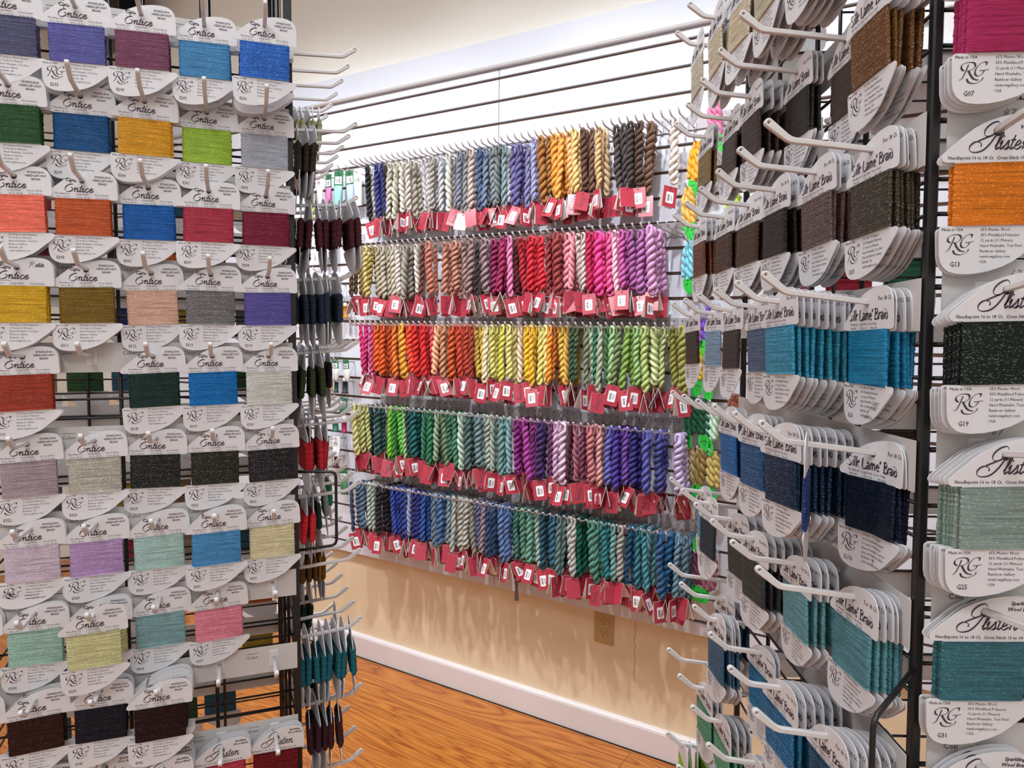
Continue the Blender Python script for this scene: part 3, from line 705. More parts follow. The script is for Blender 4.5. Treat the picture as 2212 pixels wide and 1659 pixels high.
# ================================================================ small packets at the far end of the slat wall
def packet(t_, z_, w_, h_, kind, col, label):
    root = thing('hanging_packet', WM(t_, PF + .05, z_) @ Matrix.Rotation(rnd.uniform(-.12, .12), 4, 'Y') @ Matrix.Rotation(rnd.uniform(-.25, .25), 4, 'Z'), label, 'packet', 'small packets at the far end of the slat wall')
    hz = h_ * .38
    if kind != 'spool':
        b = MB(); b.box(-w_ / 2, -.001, -hz, w_ / 2, .001, .006); hd = obj('header_card', b.mesh('header', M['hdr'] if kind == 'green' else M['sticker']), root)
        b = MB(); b.box(-w_ * .38, -.0016, -hz * .9, w_ * .38, -.0011, -hz * .35); obj('white_label', b.mesh('lab', M['sticker']), hd)
        b = MB()
        for i in range(9): b.box(-w_ * .3 + i * w_ * .06, -.0019, -hz * .8, -w_ * .3 + i * w_ * .06 + w_ * .02, -.00165, -hz * .5)
        obj('barcode', b.mesh('bc', M['bar']), hd)
        b = MB(); n = 8
        V = []
        for i in range(n + 1):
            zz = -hz - (h_ - hz) * i / n; d = .001 + .007 * sin(pi * i / n)
            V += [(-w_ / 2, 0, zz), (-w_ / 4, -d, zz), (w_ / 4, -d, zz), (w_ / 2, 0, zz), (w_ / 4, d, zz), (-w_ / 4, d, zz)]
        b.add(V, [(i * 6 + j, i * 6 + (j + 1) % 6, (i + 1) * 6 + (j + 1) % 6, (i + 1) * 6 + j) for i in range(n) for j in range(6)])
        obj('pouch', b.mesh('pouch', M['objcol'], True), root, color=col)
    else:
        b = MB(); b.lathe([(w_ / 2, -h_), (w_ / 2, -h_ * .9), (w_ * .4, -h_ * .88), (w_ * .4, -h_ * .12), (w_ / 2, -h_ * .1), (w_ / 2, 0)], 16)
        obj('bobbin', b.mesh('bobbin', M['objcol'], True), root, color=col)
        b = MB(); b.box(-w_ * .4, -.0012, 0, w_ * .4, .0012, .012); obj('header_card', b.mesh('hd', M['sticker']), root)
PK = [(-.832, 1.985, .040, .11, 'white', (235, 238, 240), 'white'), (-.777, 1.98, .032, .12, 'green', (225, 120, 180), 'green and pink'), (-.72, 1.99, .040, .14, 'green', (150, 210, 205), 'green and aqua'), (-.663, 1.985, .038, .13, 'green', (175, 200, 220), 'green and pale blue'),
      (-.885, 1.97, .045, .15, 'green', (205, 225, 90), 'green and yellow-green'), (-.62, 1.98, .04, .13, 'white', (232, 236, 242), 'plain white'), (-.79, 1.80, .040, .14, 'white', (238, 240, 242), 'narrow white'), (-.84, 1.78, .045, .13, 'white', (236, 238, 240), 'blank white'), (-.66, 1.79, .05, .12, 'white', (240, 241, 245), 'wide white'),
      (-.735, 1.555, .036, .09, 'green', (235, 240, 235), 'green and clear'), (-.712, 1.47, .022, .05, 'spool', (235, 140, 20), 'orange'), (-.69, 1.465, .018, .05, 'spool', (220, 150, 40), 'golden'), (-.786, 1.40, .038, .10, 'green', (40, 110, 80), 'all green'), (-.80, 1.60, .04, .12, 'white', (236, 238, 242), 'tall white'),
      (-.75, 1.245, .040, .085, 'green', (215, 220, 215), 'green-edged'), (-.69, 1.245, .040, .085, 'green', (225, 225, 220), 'second green-edged'), (-.741, 1.165, .022, .05, 'spool', (20, 60, 60), 'dark teal'), (-.692, 1.165, .026, .05, 'spool', (35, 50, 60), 'dark slate'), (-.772, 1.17, .018, .05, 'spool', (200, 140, 40), 'ochre'),
      (-.703, 1.09, .040, .06, 'green', (60, 120, 90), 'small green'), (-.752, 1.005, .030, .05, 'spool', (40, 100, 80), 'sea green'), (-.70, 1.01, .026, .055, 'spool', (150, 20, 80), 'magenta'), (-.744, .93, .040, .10, 'white', (238, 238, 236), 'tagged white'), (-.744, .855, .022, .045, 'spool', (90, 20, 35), 'maroon'), (-.708, .80, .040, .10, 'green', (70, 130, 90), 'lowest green'),
      (-.80, .93, .04, .10, 'green', (230, 232, 228), 'green and white'), (-.83, 1.25, .04, .10, 'white', (235, 236, 238), 'square white')]
for p in PK:
    packet(*p[:6], p[6] + (' thread spool' if p[4] == 'spool' else ' packet') + ' hanging on the far end of the slat wall', )
    w = thing('slat_hook', WM(p[0], PF, p[1] + .004), 'slim slat wall hook carrying the %s %s' % (p[6], 'spool' if p[4] == 'spool' else 'packet'), 'hook', 'slat wall hooks at the far end')
    b = MB(); b.tube([(0, 0, -.010), (0, -.10, -.004), (0, -.107, .000), (0, -.118, .012)], .0024, 6); obj('rod', b.mesh('slat_rod', M['peg'], True), w)

# ================================================================ thread cards
def card_outline():
    head = [(-26.5, 0), (-32.5, 0), (-34.3, .9), (-35, 2.8), (-34, 5.2), (-29, 9.8), (-23.3, 14.6), (-18.5, 18.8), (-13.6, 22.4), (-6, 26.2), (2.6, 29.0), (11, 30.6), (18.8, 31), (24.5, 30.4), (28.5, 29), (31.5, 26.6), (33.6, 23), (34.5, 18.5), (35, 2.2), (34.4, .7), (33, 0), (26.5, 0)]
    foot = [(-x, -40.5 - z) for x, z in head]
    return head + foot            # clockwise: head left tip -> right -> neck -> foot tip -> left
HZ = 19.5
OUT = [(x / 1000, (z - HZ) / 1000) for x, z in card_outline()]
OUT = OUT[::-1]
HOLE = [(.003 * cos(2 * pi * i / 14), .003 * sin(2 * pi * i / 14)) for i in range(14)]
CARD = curve_mesh('card', [OUT, HOLE], .0007, M['card'])

def wrap_mesh(seed, n=32, th=.0019, wool=False):
    r = random.Random(seed); m_ = 14; V = []; F = []
    zt, zb = -.0195, -.0600
    rings = 0
    for i in range(n):
        dx0, dx1 = r.uniform(-.0003, .0003), r.uniform(-.0003, .0003); sl = r.uniform(-.0002, .0002); dth = r.uniform(.9, 1.12)
        for q in (0, 1):
            z = zt + (zb - zt) * (i + (.1 if q == 0 else .55)) / n
            s = (1 if q else .72) * dth
            if wool: s *= .45 + .55 * min(1, 3.2 * sin(pi * min(max((zt - z) / (zt - zb), .02), .98)))
            for j in range(m_):
                a = 2 * pi * j / m_; cx, cy = cos(a), sin(a)
                sx = (abs(cx) ** .28) * (1 if cx > 0 else -1); sy = (abs(cy) ** .6) * (1 if cy > 0 else -1)
                x = sx * (.0272 + (s - 1) * .0006) + (dx1 if sx > 0 else dx0)
                V.append((x, sy * (th * s + .0002), z + sl * sx + .00045 * sx))
            rings += 1
    for i in range(rings - 1): F += [(i * m_ + j, i * m_ + (j + 1) % m_, (i + 1) * m_ + (j + 1) % m_, (i + 1) * m_ + j) for j in range(m_)]
    F += [tuple(range(m_)), tuple((rings - 1) * m_ + j for j in range(m_))[::-1]]
    return V, F
WR = {}
for key in ('braid', 'glitter', 'wool', 'plush'):
    WR[key] = []
    for sd in range(3):
        v_, f_ = wrap_mesh(sd + len(key), {'wool': 24, 'plush': 20}.get(key, 30), {'wool': .0031, 'plush': .0046}.get(key, .0018), key == 'plush')
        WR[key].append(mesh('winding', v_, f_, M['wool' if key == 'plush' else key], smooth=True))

def foot_print(ink, lines, mz=0):
    y0 = lambda z: (z - HZ) / 1000
    ink.text('Made in USA', .0026, -.0335, y0(-43.6), bold=.00002)
    ink.word(['R'], -.0278, y0(-56.4), .0041, wmin=.07, wmax=.32, slant=.22, sx=1.05, ang=-.5)
    ink.word(['Q'], -.0232, y0(-56.4), .0041, wmin=.07, wmax=.30, slant=.22, sx=1.05, ang=-.5)
    for i, l in enumerate(lines):
        ink.text(l, .0027, -.0085, y0(-43.6 - 3.45 * i), sx=.92)
def print_entice(petite=False):
    k = Ink(-.00055); y0 = lambda z: (z - HZ) / 1000
    k.word('Entice', -.0172, y0(7.2), .0045, wmin=.09, wmax=.25, sx=1.32)
    if petite:
        k.word(['R'], .0125, y0(21), .0022, wmin=.1, wmax=.22); k.word('etite', .0172, y0(21), .0028, wmin=.1, wmax=.22)
        k.text('Fine Sparkling Braid', .0022, -.024, y0(4.8), sx=1.05)
    else:
        for i, l in enumerate(('SPARKLING', 'NEEDLEPOINT', 'BRAID')): k.text(l, .0031, .0205, y0(23.6 - 3.7 * i), align='CENTER', bold=.00006)
    for x, a, c_ in ((-.0262, 'Needlepoint', '14 to 18 Ct.'), (-.0065, 'Long Stitch', '10 to 13 Ct.'), (.0115, 'Cross Stitch', '11 to 16 Ct.')):
        k.text(a, .0028, x, y0(4.0) if not petite else y0(1.6), sx=1.0)
        if not petite: k.text(c_, .0027, x + .001, y0(.6), sx=1.0)
    foot_print(k, ('67% Rayon, 33% Polyester', '12 Yards (11 Meters)', 'Hand Washable, Test First', 'Rainbow Gallery', 'Burbank, CA', 'rainbowgallery.com')[:6])
    return k.mesh('printing')
def print_glisten():
    k = Ink(-.00055); y0 = lambda z: (z - HZ) / 1000
    k.word(['G', 'l', 'i', 's', 't', 'e', 'n'], -.0125, y0(8.2), .0056, wmin=.06, wmax=.2, sx=1.12)
    k.text('Sparkling', .0036, .0225, y0(25.0), align='CENTER', bold=.0001, shear=.25); k.text('Wool Braid', .0036, .0225, y0(21.0), align='CENTER', bold=.0001, shear=.25)
    k.text('Needlepoint 16 to 18 Ct.  Cross Stitch 10 to 14', .0031, -.0312, y0(1.9), sx=.92, bold=.00003)
    foot_print(k, ('65% Merino Wool', '35% Metallized Polyester', '12 yards (11 Meters)', 'Hand Washable, Test First', 'Rainbow Gallery', 'rainbowgallery.com', 'USA'))
    return k.mesh('printing')
def print_silk():
    k = Ink(-.00055); y0 = lambda z: (z - HZ) / 1000
    k.word(['uS', 'ui', 'ul', 'uk', 'u ', 'uL', 'ua', 'um', 'ue', "u'", 'u ', 'uB', 'ur', 'ua', 'ui', 'ud'], -.0262, y0(7.2), .0078, wmin=.05, wmax=.2, ang=.7, slant=.04)
    k.text('For 18 Ct.', .0046, .0155, y0(20.5), bold=.00003, sx=.9)
    k.text('Needlepoint  Long Stitch  Cross Stitch', .0026, -.025, y0(3.6), sx=.95); k.text('18 to 40          13 to 16        18 to 40', .0026, -.024, y0(.5), sx=.95)
    foot_print(k, ('71% Silk, 19% Rayon', '10% Metallized Polyester', '11 Yards (10 Meters)', 'Hand Washable, Test First', 'Dist. by Rainbow Gallery', 'Burbank, CA', 'rainbowgallery.com'))
    return k.mesh('printing')
PR = {'entice': print_entice(), 'petite': print_entice(True), 'glisten': print_glisten(), 'silk': print_silk()}
KIND = {'entice': ('braid_card', 'metallic braid card'), 'petite': ('braid_card', 'metallic braid card'), 'glisten': ('wool_braid_card', 'sparkling wool braid card'), 'silk': ('silk_braid_card', 'silk braid card')}

_cd = {}
def code_mesh(txt):
    if txt not in _cd:
        k = Ink(-.00055); k.text(txt, .0046, -.0275, (-66.6 - HZ) / 1000, bold=.00005, sx=.85); _cd[txt] = k.mesh('colour_code')
    return _cd[txt]
def card(mw, kind, col, label, group, code=None, wk='braid', printed=True):
    nm, cat = KIND[kind]
    w = thing(nm, mw, label, 'thread card', group)
    obj('card_body', CARD, w)
    obj('thread_winding', rnd.choice(WR[wk]), w, color=tuple(max(0, min(255, x * (.74 if max(col) < 100 else (.9 if max(col) < 150 else 1)) + rnd.uniform(-3, 3))) for x in col))
    if printed: obj('printing', PR[kind], w)
    if code: obj('colour_code', code_mesh(code), w)
    return w

# ================================================================ plastic hooks
def hook_mesh(arm, name, tilt):
    """side profile with an eyelet at the upturned tip, extruded to a bar"""
    h = .0021; up = .020; a = radians(33); R = Matrix.Rotation(0, 2)
    # profile in (d, z): d away from the rack
    top = [(0, h), (arm - .002, h), (arm + .001, h + .0006), (arm + .004, h + .0022)]
    bot = [(0, -h), (arm, -h), (arm + .004, -h + .0008), (arm + .008, -h + .0030)]
    ex, ez = arm + .002 + up * cos(a), up * sin(a) * .98
    rr = .0031
    end = [(ex + rr * cos(g), ez + rr * sin(g)) for g in [a - pi * .55 + i * (pi * 1.1) / 9 for i in range(10)]]
    lo = bot + end + top[::-1]
    c_, s_ = cos(tilt), sin(tilt)
    f = lambda p: (p[0] * c_ - p[1] * s_, p[0] * s_ + p[1] * c_)
    lo = [f(p) for p in lo]; hl = [f((ex + .0011 * cos(2 * pi * i / 8), ez + .0011 * sin(2 * pi * i / 8))) for i in range(8)]
    me = curve_mesh(name, [lo, hl], .0046, M['hook'], bevel=.0007)
    # profile lies in x-z; turn it so that +x becomes -y
    me.transform(Matrix.Rotation(-pi / 2, 4, 'Z'))
    return me
HKL = hook_mesh(.0645, 'hook_arm', radians(3)); HKLS = hook_mesh(.070, 'hook_arm', radians(4)); HKR = hook_mesh(.079, 'hook_arm', radians(7))
b = MB(); b.box(-.006, -.0025, -.012, .006, .004, .010); SADDLE = bevel_mesh(b.mesh('hook_saddle', M['hook']), .0015)

def rackM(p, az, bx, cy):
    return Matrix.Translation(p) @ Matrix.Rotation(az, 4, 'Z') @ Matrix.Rotation(bx, 4, 'X') @ Matrix.Rotation(cy, 4, 'Y')
ML = rackM((-.3151, .9268, 1.3454), radians(21.07), radians(-.5), radians(-.14))
MR = rackM((.1829, .5370, 1.5363), radians(-2.42), radians(-1.47), radians(-.59))
QL, QR, PL, PRt = .1003, .1102, .0665, .0736
FRONT, RIGHT_, LEFT_, BACK = 0, pi / 2, -pi / 2, pi
def at(Mx, x, y, z, face): return Mx @ Matrix.Translation((x, y, z)) @ Matrix.Rotation(face, 4, 'Z')

def hook(Mx, x, y, z, face, me, label, group):
    w = thing('rack_hook', at(Mx, x, y, z, face), label, 'hook', group)
    obj('hook_arm', me, w); obj('mounting_clip', SADDLE, w)
    return w
def stack(Mx, x, y, z, face, n, kind, col, where, group, d0=.006, gap=.0058, code=None, wk='braid', tilt=0.052, slide=None, jit=1.0, yaw=0.0, scl=1.0, yawf=None):
    """n cards on one hook, the last of them in front"""
    A = at(Mx, x, y, z, face)
    for i in range(n):
        d = d0 + gap * i + (slide if (slide and i == n - 1) else 0)
        j = Matrix.Rotation(rnd.uniform(-.025, .025) * jit, 4, 'Y') @ Matrix.Rotation(rnd.uniform(-.03, .05) * jit, 4, 'X') @ Matrix.Rotation(rnd.uniform(-.05, .05) * jit + (yawf if (yawf is not None and i == n - 1) else yaw), 4, 'Z')
        m = A @ Matrix.Translation((rnd.uniform(-.0006, .0006), -d, math.tan(tilt) * d + .0021 - .0029 + (rnd.uniform(-.0006, 0)))) @ j @ Matrix.Scale(scl, 4)
        rk = n - 1 - i
        nmc = cname(col)
        kd = {'entice': 'braid card', 'petite': 'braid card', 'glisten': 'wool card', 'silk': 'silk card'}[kind]
        if rk == 0: lab = '%s %s%s, front on %s' % (nmc, kd, ' ' + code if code else '', where)
        else: lab = '%s %s %s from front on %s' % (nmc, kd, ordn(rk), where)
        if lab.lower() in LABELS: print('DUP', lab)
        card(m, kind, col, lab, group, code if rk == 0 else None, wk)

# ================================================================ racks
def rack(name, Mx, x0, x1, y0, y1, rows, q, label, ztop, loops, floor_z, pw=.0048):
    root = thing(name, Mx, label, 'display rack')
    inv = Mx.inverted()
    for (x, y) in ((x0, y0), (x1, y0), (x1, y1), (x0, y1)):
        b = MB(); b.box(x - pw, y - pw, floor_z + .09, x + pw, y + pw, ztop); obj('post', bevel_mesh(b.mesh('post', M['black']), .0012, 1), root)
    for fc, (a, c) in {'front': ((x0, y0), (x1, y0)), 'right': ((x1, y0), (x1, y1)), 'back': ((x1, y1), (x0, y1)), 'left': ((x0, y1), (x0, y0))}.items():
        b = MB(); a = Vector((*a, 0)); c = Vector((*c, 0)); z = rows[0]
        for zr in rows:
            for dz, r in ((-.0135, .0019), (-.052, .0015), (-.075, .0015)):
                p, s_ = a + Vector((0, 0, zr + dz)), c + Vector((0, 0, zr + dz)); b.tube([p, s_], r, 6)
        n = 3
        for i in range(1, n + 1):
            p = a.lerp(c, (i / (n + 1))); inw = (Vector(((x0 + x1) / 2, (y0 + y1) / 2, 0)) - (a + c) / 2).normalized() * .004
            b.tube([p + inw + Vector((0, 0, floor_z + .12)), p + inw + Vector((0, 0, ztop - .01))], .0024, 6)
        obj('wire_grid', b.mesh('wire_grid', M['black'], True), root)
    cx, cy = (x0 + x1) / 2, (y0 + y1) / 2
    b = MB(); b.tube([(cx, cy, floor_z + .03), (cx, cy, ztop)], .014, 14); obj('centre_pole', b.mesh('pole', M['black'], True), root)
    b = MB(); b.lathe([(.24, 0), (.24, .012), (.05, .03)], 32, 0, (cx, cy, floor_z)); obj('round_base', b.mesh('base', M['black'], True), root)
    b = MB(); b.box(x0, y0, floor_z + .085, x1, y1, floor_z + .092)
    b.box(x0, y0, ztop - .004, x1, y1, ztop + .002)
    obj('shelf_plate', b.mesh('plates', M['black']), root)
    for lp in loops:
        b = MB(); b.tube(lp, .0020, 8); obj('side_loop', b.mesh('loop', M['black'], True), root)
    return root
rowsL = [.1003 * (5 - r) for r in range(1, 13)]            # local height of rows 1..12
rowsR = [.1102 * (2 - r) for r in range(-1, 9)]
def arc(a, c, d, e):
    """a U-shaped rod through four corners with softened bends"""
    P = [Vector(p) for p in (a, c, d, e)]; out = [P[0]]
    for i in (1, 2):
        u = (P[i - 1] - P[i]).normalized() * .006; v = (P[i + 1] - P[i]).normalized() * .006
        out += [P[i] + u, P[i] + u * .3 + v * .3, P[i] + v]
    return out + [P[3]]
FL_L, FL_R = -1.3454 + .008, -1.5363 + .015
rack('display_rack', ML, -.372, .030, .004, .40, rowsL, QL, 'black wire spinner rack with entwined metallic braid cards and white hooks near the far aisle', .62,
     [arc((.030, .004, -.155), (.083, -.004, -.157), (.083, -.004, -.257), (.030, .004, -.262))], FL_L)
rack('display_rack', MR, .0975, .54, -.0425, .40, rowsR, QR, 'black wire spinner rack of silk and wool braid cards beside the camera aisle', .60,
     [arc((.0975, -.0425, -.385), (.053, -.078, -.405), (.053, -.078, -.55), (.0975, -.0425, -.53))], FL_R, .0034)

def strip(Mx, x0, x1, z, y, face_pts, label, cols, pencil=None, hgt=.0355):
    """white label strip behind the hooks; local x along the face"""
    w = thing('label_strip', face_pts, label, 'label strip', None)
    b = MB(); b.box(x0, -.0009, z - .0195, x1, 0, z - .0195 + hgt); obj('strip_body', b.mesh('strip', M['strip']), w)
    for c in cols:
        if 'cap' not in _cd:
            k = Ink(-.0012); k.text('Color', .0058, 0, .0015); k.line(.001, .0085, .014, .0085, .0005); _cd['cap'] = k.mesh('caption')
        obj('colour_caption', _cd['cap'], w, local=Matrix.Translation((c - .034, 0, z)))
    if pencil:
        for (x, s_) in pencil:
            p = Ink(-.0012); p.text(s_, .0085, x - .012, z + .009, shear=.2); obj('pencil_number', p.mesh('pencil', M['ink2']), w)
    return w

# ---- rack with the metallic braid cards: the face towards the camera
E_ROWS = {
 1: {1: (3, (85, 85, 118), 'E292'), 2: (3, (85, 86, 152), 'E293'), 3: (4, (122, 68, 92), 'E294'), 4: (3, (62, 125, 176), 'E295'), 5: (4, (28, 92, 182), 'E296')},
 2: {1: (5, (38, 96, 46), 'E298'), 2: (3, (14, 78, 140), 'E299'), 3: (4, (208, 146, 24), 'E300'), 4: (1, (150, 186, 58), 'E301'), 5: (1, (166, 170, 180), 'E302')},
 3: {1: (4, (236, 112, 92), 'E304'), 2: (4, (186, 78, 38), 'E305'), 3: (2, (12, 84, 166), 'E306'), 4: (3, (164, 44, 64), 'E307'), 5: (2, (134, 18, 54), 'E308')},
 4: {1: (4, (205, 160, 34), 'E310'), 2: (3, (122, 96, 16), 'E311'), 3: (1, (208, 170, 150), 'E312'), 4: (2, (122, 120, 122), 'E313'), 5: (2, (84, 74, 150), 'E314')},
 5: {1: (3, (152, 56, 34), 'E316'), 3: (2, (4, 62, 52), 'E318'), 4: (2, (8, 108, 178), 'E319'), 5: (1, (198, 198, 196), 'E320')},
 6: {1: (2, (166, 146, 156), 'E322'), 2: (1, (176, 172, 160), 'E323'), 3: (1, (40, 40, 46), 'E324'), 4: (1, (44, 42, 20), 'E325'), 5: (1, (38, 32, 40), 'E326')},
 7: {1: (2, (206, 186, 206), 'E328'), 2: (2, (176, 146, 190), 'E329'), 3: (2, (166, 196, 194), 'E330'), 4: (4, (70, 136, 186), 'E331'), 5: (1, (212, 202, 166), 'E332')},
 8: {0: (2, (150, 130, 120), None), 1: (2, (150, 190, 175), 'E334'), 2: (3, (202, 200, 146), 'E335'), 3: (1, (122, 160, 166), 'E336'), 4: (2, (222, 132, 152), 'E337')},
 9: {0: (1, (190, 170, 160), None), 1: (2, (66, 20, 20), 'E340'), 2: (2, (28, 20, 42), 'E341'), 3: (7, (46, 14, 20), 'E342')},
}
GLIT = {'E313', 'E323', 'E324', 'E325', 'E326', 'E296'}
LRN = ['topmost', 'second', 'third', 'fourth', 'fifth', 'sixth', 'seventh', 'eighth', 'ninth', 'tenth', 'eleventh', 'twelfth']
CLN = ['outer', 'first', 'second', 'third', 'fourth', 'fifth']
for r in range(1, 12):
    z = .1003 * (5 - r) - (.011 if r == 1 else (.004 if r == 2 else 0))
    strip(ML, -.372, .030, z, 0, at(ML, 0, -.0005, 0, 0), 'white paper label strip behind the %s row of hooks on the metallic braid rack' % LRN[r - 1], [PL * (c - 5) for c in range(0, 6)])
    for c in range(0, 6):
        x = PL * (c - 5)
        if c == 0 and r < 8: continue
        info = E_ROWS.get(r, {}).get(c)
        nm_ = 'white plastic hook, %s row, %s column of the metallic braid rack%s' % (LRN[r - 1], CLN[c], '' if (info or r > 9) else ', empty')
        hook(ML, x, 0, z, FRONT, HKL, nm_, 'hooks on the braid rack face')
        if info:
            n, col, code = info
            stack(ML, x, 0, z, FRONT, n, 'petite' if code == 'E310' else 'entice', col, 'braid rack, %s row %s column' % (LRN[r - 1], CLN[c]), 'metallic braid cards on the rack face',
                  d0=.0075, gap=.0052, code=code, wk='glitter' if code in GLIT else 'braid', slide=.03 if code == 'E296' else (.032 if code == 'E335' else (.012 if r in (1, 9) else None)), tilt=.052, scl=1.03)
GL_L = {10: {0: (2, (130, 30, 40)), 1: (2, (150, 70, 60)), 2: (2, (120, 60, 70)), 3: (4, (200, 90, 100)), 4: (4, (182, 62, 78)), 5: (3, (122, 16, 32))},
        11: {1: (2, (60, 60, 70)), 2: (2, (90, 80, 60)), 3: (2, (70, 20, 30))}}
for r in (10, 11):
    for c, (n, col) in GL_L[r].items():
        zz = .1003 * (5 - r)
        stack(ML, PL * (c - 5), 0, zz, FRONT, n, 'glisten', col, 'braid rack, %s row %s column' % (LRN[r - 1], CLN[c]), 'wool braid cards low on the rack', wk='braid', gap=.006, slide=.02 if c in (3,) else None, scl=1.03)

# ---- its side face, cards seen edge-on
SIDE = {  # row, column: [(n, colour, d0)]
 (1, 4): [(7, (152, 150, 112), .004)], (2, 0): [(3, (66, 46, 32), .008)], (2, 2): [(4, (170, 132, 124), .008)], (3, 0): [(9, (92, 16, 34), .002)], (3, 3): [(4, (60, 40, 60), .004)],
 (4, 0): [(5, (32, 54, 82), .002), (1, (34, 52, 78), .058)], (4, 1): [(2, (52, 145, 62), .045)], (5, 0): [(4, (66, 82, 44), .002)], (5, 2): [(3, (52, 24, 48), .040)],
 (6, 0): [(4, (186, 26, 42), .010)], (6, 2): [(2, (110, 110, 60), .02)], (7, 0): [(2, (216, 40, 52), .012)], (7, 1): [(3, (34, 78, 54), .010)], (7, 2): [(2, (140, 155, 145), .040)], (7, 3): [(1, (44, 136, 96), .065)],
 (8, 2): [(5, (120, 78, 26), .004), (1, (196, 132, 34), .045)], (9, 0): [(8, (20, 112, 128), .001)], (9, 3): [(4, (36, 80, 44), .004)], (9, 1): [(1, (96, 110, 40), .060)], (10, 0): [(5, (88, 22, 36), .012)],
 (10, 2): [(3, (60, 50, 40), .01)], (11, 0): [(3, (200, 50, 60), .01)], (11, 1): [(2, (226, 96, 96), .03)], (8, 4): [(3, (50, 90, 60), .01)], (6, 4): [(3, (150, 160, 170), .01)], (4, 3): [(3, (40, 120, 130), .01)], (5, 4): [(3, (70, 40, 60), .01)]}
for r in range(1, 12):
    z = .1003 * (5 - r)
    for c in range(6):
        y = .050 + .0655 * c
        y = min(y, .392)
        has = SIDE.get((r, c))
        hook(ML, .0335, y, z, RIGHT_, HKLS, 'white plastic hook, braid rack aisle side, %s row, %s back' % (LRN[r - 1], ORD[c]), 'hooks on the braid rack side')
        if has:
            for q, (n, col, d0) in enumerate(has):
                stack(ML, .0335, y, z, RIGHT_, n, 'entice', col, 'braid rack side, %s row, %s hook back%s' % (LRN[r - 1], ORD[c], ', outer' if q else ''), 'cards seen edge-on along the side of the braid rack', d0=d0 + .002, gap=.0102, wk='plush', jit=2.2, tilt=.07)
    strip(ML, .035, .40, z, 0, at(ML, .0305, 0, 0, RIGHT_) , 'white paper label strip on the aisle side of the braid rack, %s row' % LRN[r - 1], [])
# ---- backs of cards on its far face, seen through the wires
BK = [(220, 110, 60), (180, 160, 130), (40, 70, 140), (110, 25, 40), (60, 100, 60), (180, 150, 50), (90, 60, 110), (60, 110, 130), (150, 120, 100), (40, 60, 50), (160, 60, 70), (110, 110, 120)]
for r in range(2, 12):
    z = .1003 * (5 - r) - .012
    strip(ML, -.372, .03, z, 0, at(ML, -.342, .4035, 0, BACK), 'label strip on the far face of the braid rack seen through its wires, %s row' % LRN[r - 1], [])
    for c in range(6):
        if (r * 7 + c * 3) % 4 == 0: continue
        x = -.345 + .0665 * c
        stack(ML, x, .405, z, BACK, 1, 'entice', BK[(r * 5 + c * 3) % 12], 'far face of braid rack, %s row %s column' % (LRN[r - 1], ORD[c]), 'cards on the far face of the braid rack', wk='wool', jit=1)

# ---- second rack, side with silk braid cards; hooks point across the aisle
SR = {  # (row, col): n, colour, first distance, gap, kind of winding
 (-1, 2): (5, (190, 178, 158), .012, .0065), (-1, 1): (4, (196, 188, 172), .008, .006), (-1, 4): (4, (200, 190, 165), .02, .007), (-1, 3): (3, (186, 176, 160), .02, .008),
 (0, 1): (5, (176, 164, 140), .014, .0075), (0, 2): (5, (190, 178, 156), .018, .0085), (0, 3): (4, (196, 184, 158), .026, .009), (0, 4): (3, (198, 188, 162), .044, .009), (0, 5): (1, (192, 182, 162), .066, .006), (0, 0): (4, (176, 150, 120), .002, .006),
 (1, 0): (5, (118, 76, 34), .000, .0062), (1, 2): (3, (52, 48, 44), .010, .0048), (1, 3): (4, (80, 62, 54), .014, .009), (1, 4): (2, (84, 66, 58), .036, .006), (1, 5): (2, (140, 112, 70), .048, .006), (1, 1): (2, (90, 70, 50), .000, .006),
 (2, 0): (6, (84, 70, 54), .000, .0038), (2, 1): (4, (104, 80, 76), .012, .0052), (2, 2): (4, (48, 36, 32), .016, .0072), (2, 3): (3, (88, 60, 46), .028, .0065), (2, 4): (2, (84, 52, 36), .042, .006), (2, 5): (3, (112, 60, 34), .050, .0052),
 (3, 0): (6, (30, 122, 164), .000, .0038), (3, 1): (9, (44, 140, 168), .006, .0062), (3, 2): (4, (76, 104, 134), .034, .0062), (3, 3): (1, (60, 48, 42), .056, .006), (3, 4): (1, (120, 150, 174), .058, .006), (3, 5): (1, (60, 52, 42), .068, .006),
 (4, 0): (5, (10, 30, 62), .000, .0030), (4, 1): (8, (18, 54, 92), .008, .0064), (4, 2): (4, (26, 88, 144), .036, .0062), (4, 3): (2, (30, 98, 168), .050, .0085),
 (5, 0): (6, (84, 142, 152), .000, .0046), (5, 1): (4, (98, 152, 160), .016, .0072), (5, 2): (6, (70, 78, 80), .012, .0078), (5, 3): (5, (72, 80, 84), .016, .0078), (5, 4): (1, (34, 58, 78), .060, .006), (5, 5): (1, (80, 160, 200), .050, .006),
 (6, 0): (8, (22, 94, 128), .000, .0058), (6, 1): (6, (36, 110, 152), .012, .0072), (6, 2): (2, (44, 112, 158), .036, .006), (6, 3): (4, (66, 108, 136), .052, .0050), (6, 4): (3, (40, 90, 120), .02, .01),
 (7, 0): (6, (20, 80, 100), .000, .006), (7, 1): (6, (40, 120, 110), .010, .007), (7, 2): (5, (60, 120, 110), .014, .008), (7, 3): (4, (98, 162, 132), .040, .0064), (7, 4): (3, (90, 150, 120), .05, .006)}
RRN = {-1: 'highest', 0: 'second', 1: 'third', 2: 'fourth', 3: 'fifth', 4: 'sixth', 5: 'seventh', 6: 'eighth', 7: 'ninth', 8: 'lowest'}
GLR = {(2, 0), (1, 0), (2, 1), (3, 1), (4, 1), (6, 1), (6, 0), (4, 2), (2, 5), (2, 4)}
